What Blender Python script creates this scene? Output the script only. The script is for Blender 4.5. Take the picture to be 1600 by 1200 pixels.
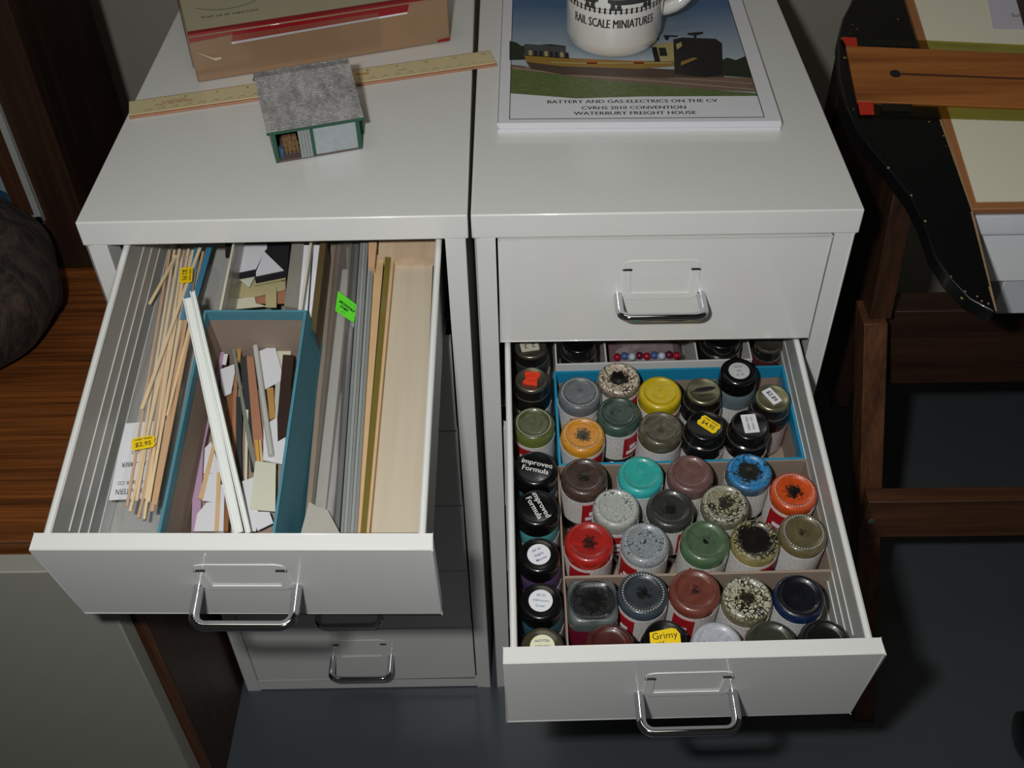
import bpy, bmesh, math, random
from mathutils import Matrix, Vector, noise
for o in list(bpy.data.objects): bpy.data.objects.remove(o)
S = bpy.context.scene
COL = S.collection
random.seed(7)
PI = math.pi
# ---------------------------------------------------------------- camera, light, exposure
CAM = Vector((0.0348497, -0.6293454, 1.0824676))
RC = Matrix(((0.9998720862940665, 0.013164864985505315, 0.009082806827429658),
             (-0.0025968184783724353, 0.693973599816335, -0.7199957633845826),
             (-0.015781875165561603, 0.7198800796576267, 0.6939190178460221)))
FOC = 1665.106
cd = bpy.data.cameras.new('camera'); cam = bpy.data.objects.new('camera', cd); COL.objects.link(cam)
cam.matrix_world = Matrix.Translation(CAM) @ RC.to_4x4()
cd.sensor_width = 36; cd.sensor_fit = 'HORIZONTAL'; cd.lens = 36 * FOC / 1600; cd.clip_start = .01
S.camera = cam
S.view_settings.view_transform = 'Standard'; S.view_settings.look = 'None'
S.view_settings.gamma = 1; S.view_settings.use_curve_mapping = False
S.view_settings.exposure = 0.0
w = bpy.data.worlds.new('room_light'); S.world = w; w.use_nodes = True
w.node_tree.nodes['Background'].inputs[0].default_value = (1.0, .96, .9, 1)
w.node_tree.nodes['Background'].inputs[1].default_value = .022
def area(name, loc, target, size, power, color):
    l = bpy.data.lights.new(name, 'AREA'); l.shape = 'RECTANGLE'; l.size, l.size_y = size; l.energy = power; l.color = color
    o = bpy.data.objects.new(name, l); COL.objects.link(o)
    o.matrix_world = Matrix.Translation(loc) @ (Vector(target) - Vector(loc)).to_track_quat('-Z', 'Y').to_matrix().to_4x4()
    return o
area('camera_flash', CAM + RC @ Vector((-.075, .035, .0)), (0.02, -.05, .5), (.03, .02), 4.3, (1, 1, 1))
area('ceiling_lamp', (-.15, -.35, 2.35), (0, -.1, .6), (1.2, .35), 2.4, (1.0, .98, .82))

# ---------------------------------------------------------------- calibration of the place
HT = 0.64323               # top of the cabinets
CAP = .0207
def ray(x, y): return RC @ Vector(((x - 800) / FOC, -(y - 600) / FOC, -1))
def onplane(px, P, n):
    d = ray(*px); P = Vector(P); n = Vector(n)
    return CAM + d * ((P - CAM).dot(n) / d.dot(n))
def atz(x, y, z): return onplane((x, y), (0, 0, z), (0, 0, 1))
def aty(x, y, v): return onplane((x, y), (0, v, 0), (0, 1, 0))
def eul(a, b, c): return Matrix.Rotation(c, 4, 'Z') @ Matrix.Rotation(b, 4, 'Y') @ Matrix.Rotation(a, 4, 'X')
ML = Matrix.Translation((-0.262377, -0.237324, 0.571388)) @ eul(0.203766, 0.012346, -0.006594)   # left open drawer
MR = Matrix.Translation((0.020685, -0.266025, 0.485631)) @ eul(0.131012, -0.007004, 0.012487)    # right open drawer
MCL = Matrix.Translation((-.0022, 0, 0)) @ Matrix.Rotation(0.007674, 4, 'Z')                      # left cabinet, origin right front corner
MCR = Matrix.Identity(4)
DW, DH, FL = .2424, .0986, .0115
def loc(M, x, y, z):
    Mi = M.inverted(); c = Mi @ CAM; d = Mi.to_3x3() @ ray(x, y)
    return c + d * ((z - c.z) / d.z)

# ---------------------------------------------------------------- materials
def srgb(r, g, b):
    f = lambda c: (c / 255 / 12.92) if c / 255 <= .04045 else ((c / 255 + .055) / 1.055) ** 2.4
    return (f(r), f(g), f(b), 1)
def nodes(name):
    m = bpy.data.materials.new(name); m.use_nodes = True
    nt = m.node_tree; b = nt.nodes['Principled BSDF']
    return m, nt, b
def L(nt, a, b): nt.links.new(a, b)
def N(nt, t, **kw):
    n = nt.nodes.new(t)
    for k, v in kw.items():
        if k in n.inputs: n.inputs[k].default_value = v
        else: setattr(n, k, v)
    return n
def mat(name, c, rough=.5, metal=0, coat=0, var=.06, scale=40, bump=0, alpha=1, trans=0, spec=.5):
    m, nt, b = nodes(name)
    c = srgb(*c)
    tc = N(nt, 'ShaderNodeTexCoord'); nz = N(nt, 'ShaderNodeTexNoise', Scale=scale, Detail=4)
    L(nt, tc.outputs['Object'], nz.inputs['Vector'])
    mx = N(nt, 'ShaderNodeMix', data_type='RGBA')
    mx.inputs['A'].default_value = tuple(v * (1 - var) for v in c[:3]) + (1,)
    mx.inputs['B'].default_value = tuple(min(1, v * (1 + var)) for v in c[:3]) + (1,)
    L(nt, nz.outputs['Fac'], mx.inputs['Factor']); L(nt, mx.outputs['Result'], b.inputs['Base Color'])
    b.inputs['Roughness'].default_value = rough; b.inputs['Metallic'].default_value = metal
    b.inputs['Coat Weight'].default_value = coat; b.inputs['Coat Roughness'].default_value = .05; b.inputs['Alpha'].default_value = alpha
    b.inputs['Transmission Weight'].default_value = trans; b.inputs['Specular IOR Level'].default_value = spec
    if bump:
        bp = N(nt, 'ShaderNodeBump', Strength=bump, Distance=.001); L(nt, nz.outputs['Fac'], bp.inputs['Height']); L(nt, bp.outputs['Normal'], b.inputs['Normal'])
    return m
def wood(name, c1, c2, axis=0, freq=60, stretch=.05, rough=.45, coat=0):
    m, nt, b = nodes(name)
    tc = N(nt, 'ShaderNodeTexCoord'); mp = N(nt, 'ShaderNodeMapping')
    s = [freq] * 3; s[axis] = freq * stretch; mp.inputs['Scale'].default_value = s
    L(nt, tc.outputs['Object'], mp.inputs['Vector'])
    n1 = N(nt, 'ShaderNodeTexNoise', Scale=1.0, Detail=6, Roughness=.6, Distortion=.6); L(nt, mp.outputs['Vector'], n1.inputs['Vector'])
    n2 = N(nt, 'ShaderNodeTexNoise', Scale=5.0, Detail=3); L(nt, mp.outputs['Vector'], n2.inputs['Vector'])
    ad = N(nt, 'ShaderNodeMath', operation='MULTIPLY_ADD'); ad.inputs[1].default_value = .45
    L(nt, n2.outputs['Fac'], ad.inputs[0]); L(nt, n1.outputs['Fac'], ad.inputs[2])
    r = N(nt, 'ShaderNodeValToRGB'); r.color_ramp.elements[0].position = .5; r.color_ramp.elements[1].position = .95
    r.color_ramp.elements[0].color = srgb(*c1); r.color_ramp.elements[1].color = srgb(*c2)
    L(nt, ad.outputs[0], r.inputs[0]); L(nt, r.outputs[0], b.inputs['Base Color'])
    b.inputs['Roughness'].default_value = rough; b.inputs['Coat Weight'].default_value = coat
    bp = N(nt, 'ShaderNodeBump', Strength=.15, Distance=.001); L(nt, n1.outputs['Fac'], bp.inputs['Height']); L(nt, bp.outputs['Normal'], b.inputs['Normal'])
    return m
def paintglass(name, c, dark=(14, 12, 10), cr=.25, crackle=.0, cloud=.2, edge=(60, 60, 58), seed=0, rough=.12, R=.0175, ew=.88):
    """dried paint seen through the moulded glass foot of a jar: colour, dark sediment blot of radius cr*R, crackle veins"""
    m, nt, b = nodes(name)
    tc = N(nt, 'ShaderNodeTexCoord'); sp = N(nt, 'ShaderNodeSeparateXYZ'); L(nt, tc.outputs['Object'], sp.inputs[0])
    def M(op, a, bb=None, cc=None):
        n = N(nt, 'ShaderNodeMath', operation=op)
        for i, v in enumerate((a, bb, cc)):
            if v is None: continue
            if isinstance(v, (int, float)): n.inputs[i].default_value = v
            else: L(nt, v, n.inputs[i])
        return n.outputs[0]
    r = M('DIVIDE', M('SQRT', M('ADD', M('MULTIPLY', sp.outputs[0], sp.outputs[0]), M('MULTIPLY', sp.outputs[1], sp.outputs[1]))), R)
    mp = N(nt, 'ShaderNodeMapping'); mp.inputs['Location'].default_value = (seed * 1.37, seed * .71, seed); L(nt, tc.outputs['Object'], mp.inputs['Vector'])
    nz = N(nt, 'ShaderNodeTexNoise', Scale=420.0, Detail=5, Roughness=.7); L(nt, mp.outputs['Vector'], nz.inputs['Vector'])
    cl = N(nt, 'ShaderNodeTexNoise', Scale=90.0, Detail=5, Roughness=.65, Distortion=1.5); L(nt, mp.outputs['Vector'], cl.inputs['Vector'])
    blot = M('SUBTRACT', M('ADD', r, M('MULTIPLY', nz.outputs['Fac'], 1.1)), cr + .55)
    mr = N(nt, 'ShaderNodeMapRange'); mr.inputs[1].default_value = -.05; mr.inputs[2].default_value = .06; mr.inputs[3].default_value = 1; mr.inputs[4].default_value = 0
    L(nt, blot, mr.inputs[0]); mask = mr.outputs[0]
    if cr <= 0:
        mask = M('MULTIPLY', mask, 0.0)
    if crackle > 0:
        vo = N(nt, 'ShaderNodeTexVoronoi', feature='DISTANCE_TO_EDGE', Scale=330.0); 
        vm = N(nt, 'ShaderNodeVectorMath', operation='MULTIPLY_ADD'); vm.inputs[1].default_value = (.004, .004, .004)
        L(nt, cl.outputs['Color'], vm.inputs[0]); L(nt, mp.outputs['Vector'], vm.inputs[2]); L(nt, vm.outputs[0], vo.inputs['Vector'])
        th = M('MULTIPLY', M('SUBTRACT', cl.outputs['Fac'], .62 - .3 * crackle), .9 * crackle)
        mr2 = N(nt, 'ShaderNodeMapRange'); mr2.inputs[1].default_value = -.02; mr2.inputs[2].default_value = .02
        L(nt, M('SUBTRACT', th, vo.outputs['Distance']), mr2.inputs[0])
        mask = M('MAXIMUM', mask, mr2.outputs[0])
    c = srgb(*c); mx = N(nt, 'ShaderNodeMix', data_type='RGBA')
    mx.inputs['A'].default_value = tuple(v * (1 - cloud) for v in c[:3]) + (1,); mx.inputs['B'].default_value = tuple(min(1, v * (1 + cloud)) for v in c[:3]) + (1,)
    mr3 = N(nt, 'ShaderNodeMapRange'); mr3.inputs[1].default_value = .35; mr3.inputs[2].default_value = .65; L(nt, cl.outputs['Fac'], mr3.inputs[0]); L(nt, mr3.outputs[0], mx.inputs['Factor'])
    m2 = N(nt, 'ShaderNodeMix', data_type='RGBA'); m2.inputs['B'].default_value = srgb(*dark); L(nt, mask, m2.inputs['Factor']); L(nt, mx.outputs['Result'], m2.inputs['A'])
    m3 = N(nt, 'ShaderNodeMix', data_type='RGBA'); m3.inputs['B'].default_value = srgb(*edge)
    mr4 = N(nt, 'ShaderNodeMapRange'); mr4.inputs[1].default_value = ew; mr4.inputs[2].default_value = 1.0; mr4.inputs[4].default_value = .8; L(nt, r, mr4.inputs[0]); L(nt, mr4.outputs[0], m3.inputs['Factor'])
    L(nt, m2.outputs['Result'], m3.inputs['A']); L(nt, m3.outputs['Result'], b.inputs['Base Color'])
    b.inputs['Roughness'].default_value = .35; b.inputs['Coat Weight'].default_value = 1; b.inputs['Coat Roughness'].default_value = .04
    bp = N(nt, 'ShaderNodeBump', Strength=.25, Distance=.0006); L(nt, cl.outputs['Fac'], bp.inputs['Height']); L(nt, bp.outputs['Normal'], b.inputs['Normal'])
    return m
def labelpaper(name, ink=(60, 60, 70), paper=(222, 219, 214), amount=.5):
    """paper printed with rows of tiny unreadable type"""
    m, nt, b = nodes(name)
    tc = N(nt, 'ShaderNodeTexCoord'); mp = N(nt, 'ShaderNodeMapping'); mp.inputs['Scale'].default_value = (1400, 1400, 500); L(nt, tc.outputs['Object'], mp.inputs['Vector'])
    nz = N(nt, 'ShaderNodeTexNoise', Scale=1.0, Detail=2); L(nt, mp.outputs['Vector'], nz.inputs['Vector'])
    sp = N(nt, 'ShaderNodeSeparateXYZ'); L(nt, tc.outputs['Object'], sp.inputs[0])
    s = N(nt, 'ShaderNodeMath', operation='MULTIPLY'); s.inputs[1].default_value = 3900; L(nt, sp.outputs[2], s.inputs[0])
    si = N(nt, 'ShaderNodeMath', operation='SINE'); L(nt, s.outputs[0], si.inputs[0])
    g = N(nt, 'ShaderNodeMath', operation='GREATER_THAN'); g.inputs[1].default_value = .1; L(nt, si.outputs[0], g.inputs[0])
    g2 = N(nt, 'ShaderNodeMath', operation='GREATER_THAN'); g2.inputs[1].default_value = .5; L(nt, nz.outputs['Fac'], g2.inputs[0])
    mu = N(nt, 'ShaderNodeMath', operation='MULTIPLY'); L(nt, g.outputs[0], mu.inputs[0]); L(nt, g2.outputs[0], mu.inputs[1])
    mm = N(nt, 'ShaderNodeMath', operation='MULTIPLY'); mm.inputs[1].default_value = amount; L(nt, mu.outputs[0], mm.inputs[0])
    mx = N(nt, 'ShaderNodeMix', data_type='RGBA'); mx.inputs['A'].default_value = srgb(*paper); mx.inputs['B'].default_value = srgb(*ink)
    L(nt, mm.outputs[0], mx.inputs['Factor']); L(nt, mx.outputs['Result'], b.inputs['Base Color']); b.inputs['Roughness'].default_value = .5
    return m
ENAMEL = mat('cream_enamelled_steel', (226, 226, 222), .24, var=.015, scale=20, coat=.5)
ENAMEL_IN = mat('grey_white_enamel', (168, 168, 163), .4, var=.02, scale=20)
CHROME = mat('bright_chrome', (215, 218, 222), .07, metal=1, var=.01)
STEEL = mat('galvanised_steel', (170, 172, 176), .3, metal=.9, var=.05)
BLACKP = mat('black_plastic', (16, 16, 18), .25, coat=.4, var=.1)
BLACKC = mat('glossy_black_cap_plastic', (13, 13, 15), .22, coat=.25, var=.1)
INK = mat('black_ink', (22, 22, 26), .5)
CARD = mat('grey_brown_cardboard', (150, 132, 116), .8, var=.08, scale=90, bump=.2)
TAN = mat('tan_cardboard', (148, 118, 88), .6, var=.1, scale=50, coat=.3)
BLUEC = mat('turquoise_blue_cardboard', (34, 132, 168), .45, var=.1, scale=60)
TEALC = mat('teal_blue_cardboard', (72, 132, 148), .6, var=.14, scale=45)
WHITEC = mat('white_card', (214, 214, 218), .5, var=.02)
CREAMC = mat('cream_card', (206, 202, 178), .5, var=.03)
STYR = mat('white_styrene', (224, 228, 222), .3, var=.02)
YEL = mat('yellow_sticker', (246, 208, 10), .5, var=.03)
PAPER = mat('white_paper', (226, 226, 230), .45, var=.02)
RED = mat('red_print', (168, 26, 34), .45, var=.08)
DKWOOD = wood('dark_walnut_wood', (20, 11, 7), (48, 28, 18), 2, 45)
DKWOODY = wood('dark_walnut_wood_deep', (34, 20, 12), (74, 46, 28), 2, 45)
LEGW = wood('reddish_brown_wood', (62, 38, 24), (112, 72, 46), 2, 60)
RAILW = wood('reddish_brown_wood_rail', (58, 36, 23), (106, 68, 42), 0, 60)
TOPW = wood('oak_brown_desk_wood', (52, 26, 9), (150, 86, 38), 0, 130, .02, .4)
# ---------------------------------------------------------------- mesh building
class MB:
    def __init__(s): s.v = []; s.f = []; s.m = []
    def add(s, vs, fs, m=0):
        o = len(s.v); s.v += [tuple(v) for v in vs]; s.f += [tuple(i + o for i in f) for f in fs]; s.m += [m] * len(fs); return s
    def box(s, a, b, m=0, T=None):
        vs = [Vector((x, y, z)) for z in (a[2], b[2]) for y in (a[1], b[1]) for x in (a[0], b[0])]
        if T: vs = [T @ v for v in vs]
        return s.add(vs, [(0, 2, 3, 1), (4, 5, 7, 6), (0, 1, 5, 4), (2, 6, 7, 3), (0, 4, 6, 2), (1, 3, 7, 5)], m)
    def prism(s, pts, vec, m=0):
        pts = [Vector(p) for p in pts]; n = len(pts); vec = Vector(vec)
        return s.add(pts + [p + vec for p in pts], [tuple(range(n))[::-1], tuple(range(n, 2 * n))] + [(i, (i + 1) % n, (i + 1) % n + n, i + n) for i in range(n)], m)
    def poly(s, p2, z0, z1, m=0): return s.prism([(x, y, z0) for x, y in p2], (0, 0, z1 - z0), m)
    def lathe(s, prof, n=40, c=(0, 0, 0), m=0, a0=0, a1=2 * PI, T=None):
        full = abs(a1 - a0 - 2 * PI) < 1e-6; k = n if full else n + 1; vs = []; fs = []
        for r, z in prof:
            for i in range(k):
                a = a0 + (a1 - a0) * i / n; vs.append(Vector((c[0] + r * math.cos(a), c[1] + r * math.sin(a), c[2] + z)))
        if T: vs = [T @ v for v in vs]
        for j in range(len(prof) - 1):
            for i in range(n if full else n):
                i2 = (i + 1) % k; fs.append((j * k + i, j * k + i2, (j + 1) * k + i2, (j + 1) * k + i))
        return s.add(vs, fs, m)
    def tube(s, path, r, n=10, m=0, closed=False):
        P = [Vector(p) for p in path]; k = len(P); vs = []; fs = []; up = None
        for i, p in enumerate(P):
            if closed: t = (P[(i + 1) % k] - P[i - 1])
            else: t = (P[min(i + 1, k - 1)] - P[max(i - 1, 0)])
            t.normalize()
            if up is None: up = t.orthogonal().normalized()
            up = (up - t * up.dot(t)).normalized(); b = t.cross(up)
            rr = r[i] if isinstance(r, (list, tuple)) else r
            for j in range(n):
                a = 2 * PI * j / n; vs.append(p + (up * math.cos(a) + b * math.sin(a)) * rr)
        for i in range(k if closed else k - 1):
            for j in range(n):
                a = i * n + j; b2 = i * n + (j + 1) % n; c = ((i + 1) % k) * n + (j + 1) % n; d = ((i + 1) % k) * n + j; fs.append((a, b2, c, d))
        if not closed: fs += [tuple(range(n))[::-1], tuple(range((k - 1) * n, k * n))]
        return s.add(vs, fs, m)
    def build(s, name, mats, parent=None, M=None, bevel=0, angle=35, seg=2):
        me = bpy.data.meshes.new(name); me.from_pydata([tuple(v) for v in s.v], [], s.f)
        for i, p in enumerate(me.polygons): p.material_index = s.m[i]
        bm = bmesh.new(); bm.from_mesh(me); bmesh.ops.remove_doubles(bm, verts=bm.verts, dist=1e-6)
        bmesh.ops.recalc_face_normals(bm, faces=bm.faces); bm.to_mesh(me); bm.free()
        if not isinstance(mats, (list, tuple)): mats = [mats]
        for x in mats: me.materials.append(x)
        me.shade_smooth(); me.set_sharp_from_angle(angle=math.radians(angle))
        o = bpy.data.objects.new(name, me); COL.objects.link(o)
        if parent: o.parent = parent
        if M is not None: o.matrix_local = M
        if bevel:
            b = o.modifiers.new('bevel', 'BEVEL'); b.width = bevel; b.segments = seg; b.limit_method = 'ANGLE'; b.angle_limit = math.radians(40); b.harden_normals = False
        return o
def tag(o, label=None, cat=None, group=None, kind=None):
    if label: o['label'] = label
    if cat: o['category'] = cat
    if group: o['group'] = group
    if kind: o['kind'] = kind
    return o
def thing(name, label, cat, M=None, group=None):
    o = bpy.data.objects.new(name, None); COL.objects.link(o); o.empty_display_size = .02
    if M is not None: o.matrix_world = M
    return tag(o, label, cat, group)
def T3(x, y, z=0): return Matrix.Translation((x, y, z))
def RZ(a): return Matrix.Rotation(a, 4, 'Z')
def textmesh(s, size, bold=0, align='CENTER', ext=.00005, space=1.0):
    cu = bpy.data.curves.new('lettering', 'FONT'); cu.body = s; cu.size = 1.0; cu.align_x = align; cu.align_y = 'CENTER'
    cu.extrude = 0; cu.offset = bold; cu.resolution_u = 2; cu.space_character = space; cu.space_line = .95
    o = bpy.data.objects.new('t', cu); COL.objects.link(o); bpy.context.view_layer.update()
    me = bpy.data.meshes.new_from_object(o.evaluated_get(bpy.context.evaluated_depsgraph_get()))
    bpy.data.objects.remove(o); bpy.data.curves.remove(cu)
    for v in me.vertices: v.co *= size
    return me
def text(s, size, m, parent, M, bold=0, name='lettering', fn=None, align='CENTER', space=1.0, xs=1.0, fitw=None, dup=0):
    me = textmesh(s, size, bold, align, space=space)
    if fitw:
        ws = [v.co.x for v in me.vertices]; xs = fitw / (max(ws) - min(ws))
    me.materials.clear(); me.materials.append(m); me.name = name
    if xs != 1:
        for v in me.vertices: v.co.x *= xs
    if dup:      # heavier weight: the same outline struck twice, slightly apart
        vs = [tuple(v.co) for v in me.vertices]; fs = [tuple(p.vertices) for p in me.polygons]; n0 = len(vs)
        m2 = bpy.data.meshes.new(name); m2.from_pydata([(x - dup / 2, y, z) for x, y, z in vs] + [(x + dup / 2, y, z + .00001) for x, y, z in vs], [], fs + [tuple(i + n0 for i in f) for f in fs]); m2.materials.append(m); me = m2
    if fn:
        for v in me.vertices: v.co = fn(v.co.copy())
    o = bpy.data.objects.new(name, me); COL.objects.link(o)
    if parent: o.parent = parent
    o.matrix_local = M; return o
# ================================================================= THE ROOM
FLOORM = mat('blue_grey_painted_concrete', (74, 80, 84), .38, var=.12, scale=6, bump=.1)
WALLM = mat('warm_grey_wall_paint', (150, 146, 134), .8, var=.04, scale=5)
tag(MB().box((-1.6, -1.6, -.05), (1.8, .62, 0)).build('floor', FLOORM), kind='structure')
tag(MB().box((-1.6, .62, -.05), (1.8, .72, 2.4)).build('wall_back', WALLM), kind='structure')
tag(MB().box((-1.6, -1.6, 2.4), (1.8, .72, 2.45)).build('ceiling', WALLM), kind='structure')

# ================================================================= DRAWER CABINETS
def handle_mesh(cx, z):
    b = MB(); hw = .0315; r = .0033; out = .027; y0 = 0.001; pts = []
    rr = .008
    pts += [(cx - hw, y0, z), (cx - hw, -out + rr, z)]
    for i in range(1, 6):
        a = i / 6 * PI / 2; pts.append((cx - hw + rr * (1 - math.cos(a)), -out + rr * (1 - math.sin(a)), z))
    pts += [(cx - hw + rr, -out, z), (cx + hw - rr, -out, z)]
    for i in range(1, 6):
        a = i / 6 * PI / 2; pts.append((cx + hw - rr * (1 - math.sin(a)), -out + rr * (1 - math.cos(a)), z))
    pts += [(cx + hw, -out + rr, z), (cx + hw, y0, z)]
    b.tube(pts, r, 12); return b
def slot_mesh(cx, z):   # pressed label holder: U shaped band with two folded ears
    b = MB(); w2, h = .0285, .036; t = .0009
    zt, zb = z + h / 2, z - h / 2
    o = [(cx - w2, zt - .007), (cx - w2, zb + .004), (cx - w2 + .004, zb), (cx + w2 - .004, zb), (cx + w2, zb + .004), (cx + w2, zt - .007),
         (cx + w2 - .0055, zt - .009), (cx + w2 - .0065, zb + .006), (cx - w2 + .0065, zb + .006), (cx - w2 + .0055, zt - .009)]
    b.prism([(x, -.0002, zz) for x, zz in o], (0, -t, 0), 0)
    # fine groove above the band
    g = [(cx - w2, -.0002, zt - .006), (cx - w2 + .0015, -.0002, zt - .0015), (cx - w2 + .006, -.0002, zt), (cx + w2 - .006, -.0002, zt), (cx + w2 - .0015, -.0002, zt - .0015), (cx + w2, -.0002, zt - .006)]
    b.tube(g, .00035, 6, 0)
    for s in (-1, 1):
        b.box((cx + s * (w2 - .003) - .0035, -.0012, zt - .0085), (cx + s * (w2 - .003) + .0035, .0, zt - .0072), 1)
    return b
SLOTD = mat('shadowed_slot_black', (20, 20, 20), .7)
def drawer(parent, M, hx=DW / 2, hz=-.052, length=.40, name='drawer'):
    # open drawers stop short of the drawer above them
    b = MB(); W, h = DW, DH; t = .0011
    b.box((0, 0, -h), (W, t, 0)); b.box((0, 0, -t), (W, FL, 0)); b.box((0, FL - t, -.008), (W, FL, 0))   # face, folded top lip
    b.box((0, 0, -h), (W, .008, -h + t)); b.box((0, 0, -h), (t, .010, 0)); b.box((W - t, 0, -h), (W, .010, 0))
    xi = .0075; zb = -.0875; y0 = .0012
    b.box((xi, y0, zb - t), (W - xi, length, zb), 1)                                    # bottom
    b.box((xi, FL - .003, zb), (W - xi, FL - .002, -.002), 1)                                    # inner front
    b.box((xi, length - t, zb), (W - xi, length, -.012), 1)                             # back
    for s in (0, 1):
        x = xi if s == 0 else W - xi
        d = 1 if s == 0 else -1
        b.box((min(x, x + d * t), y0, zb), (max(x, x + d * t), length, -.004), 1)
    o = b.build(name, [ENAMEL, ENAMEL_IN], parent, M, bevel=.0006)
    o['label'] = 'drawer with a chrome handle'
    for s in (0, 1):
        x = xi - .0005 if s == 0 else W - xi + .0005
        MB().tube([(x, FL, -.0035), (x, length - .001, -.0035)], .0024, 10).build('rolled_rim', ENAMEL, o)
        r = MB(); d = 1 if s == 0 else -1; xs = xi + t if s == 0 else W - xi - t
        for k, zz in enumerate((-.027, -.041, -.055)):
            r.box((min(xs, xs + d * .0007), .026 - .005 * k, zz - .0009), (max(xs, xs + d * .0007), length - .02, zz + .0009))
        r.box((min(xs, xs + d * .0006), .015, -.0865), (max(xs, xs + d * .0006), length - .01, -.0705))
        r.build('side_rib', ENAMEL, o, bevel=.0003)
    hd = handle_mesh(hx, hz).build('handle', CHROME, o); hd['label'] = 'bent chrome wire handle'
    slot_mesh(hx, hz + .014).build('label_slot', [ENAMEL, SLOTD], o, bevel=.0003)
    return o
def cabinet(label, M, x0, openi, Mopen, hxopen):
    c = thing('drawer_cabinet', label, 'drawer cabinet', M)
    W = .28; D = .43; H = HT; w = .0025; st = .0172
    b = MB(); t = .0012
    b.box((x0, 0, H - CAP), (x0 + W, D, H))
    b.build('top_panel', ENAMEL, c, bevel=.0012, seg=3)
    for s in (0, 1):
        b = MB(); xa = x0 + w if s == 0 else x0 + W - w
        d = 1 if s == 0 else -1
        b.box((min(xa, xa + d * t), .0008, 0), (max(xa, xa + d * t), D - .003, H - CAP))
        b.box((min(xa, xa + d * (st - w)), .0008, 0), (max(xa, xa + d * (st - w)), .002, H - CAP))
        b.box((min(xa + d * (st - w - t), xa + d * (st - w)), .0008, 0), (max(xa + d * (st - w - t), xa + d * (st - w)), .022, H - CAP))
        b.build('side_panel', ENAMEL, c, bevel=.0005)
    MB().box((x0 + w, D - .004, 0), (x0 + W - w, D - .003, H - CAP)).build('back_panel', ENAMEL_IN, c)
    MB().box((x0 + st, .0012, .002), (x0 + W - st, .0024, .022)).build('bottom_rail', ENAMEL, c, bevel=.0004)
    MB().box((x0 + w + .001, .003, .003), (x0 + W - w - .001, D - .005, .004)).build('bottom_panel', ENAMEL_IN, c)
    pitch = (H - .0215 - .0225) / 6
    for k in range(6):
        zt = H - CAP - .0006 - k * pitch
        for s in (0, 1):   # runners the drawers slide on
            xa = x0 + (st if s == 0 else W - st); d = -1 if s == 0 else 1
            MB().box((min(xa + d * .003, xa + d * .0035 - d * .010), .024, zt - pitch + .0035), (max(xa + d * .003, xa + d * .0035 - d * .010), D - .01, zt - pitch + .0045)).build('runner', STEEL, c)
        if k == openi:
            drawer(c, M.inverted() @ Mopen, hxopen, length=(.325 if openi == 0 else .36))
        else:
            o = drawer(c, T3(x0 + W / 2 - DW / 2, -.0004, zt - .0012), DW / 2)
    return c
# x0 is the left edge in cabinet coordinates; pitch of the six drawers fills the opening
cabinet('left cream steel drawer cabinet, top drawer open with hobby wood strips', MCL, -.28, 0, ML, DW / 2)
cabinet('right cream steel drawer cabinet, second drawer open with paint jars', MCR, .0, 1, MR, DW / 2)

# ================================================================= PAINT JARS IN THE RIGHT DRAWER
LABELM = labelpaper('jar_label_paper'); LABELR = labelpaper('jar_label_paper_pink', (150, 50, 60), (196, 184, 180), .8)
LIDMETAL = mat('gold_grey_tin_lid', (150, 148, 118), .28, metal=.85, var=.08, scale=120)
LIDGREY = mat('dull_tin_lid', (126, 122, 108), .3, metal=.8, var=.1, scale=120)
LIDSIDE = mat('dark_reflection_lid_side', (30, 28, 26), .2, metal=.3, coat=.5, var=.2)  # reflection of dark surroundings in the tin, put into the side colour
RIMM = mat('bright_tin_rim', (205, 200, 180), .18, metal=.9)
DARKGL = mat('dark_paint_in_glass', (16, 15, 15), .3, coat=1, var=.3)
DOTG = mat('pale_moulded_glass', (190, 196, 190), .1, coat=1)
JAR_H = .060; FLOORZ = -.0872
def arc_label(r, z0, z1, a0, a1, m=0, b=None, n=24):
    b = b or MB(); return b.lathe([(r, z0), (r + .00025, z0), (r + .00025, z1), (r, z1)], n, m=m, a0=a0, a1=a1)
def jar_label_part(parent, r, z0, z1, ang, red=True, mt=None, over=5.2):
    mats = [mt or LABELM, RED, PAPER]
    b = arc_label(r, z0, z1, ang - over / 2, ang + over / 2)
    if red:
        rb = MB()
        a = ang - .5
        arc_label(r + .0003, z0 + .002, z1 - .003, a, a + .9, 0, rb, 8)
        arc_label(r + .0006, z0 + .006, z0 + .0095, a + .15, a + .75, 1, rb, 6); arc_label(r + .0006, z0 + .012, z0 + .016, a + .3, a + .65, 1, rb, 6)
    lb = b.build('paper_label', mats, parent)
    if red: rb.build('red_emblem', [RED, PAPER], lb)
    return lb
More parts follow.
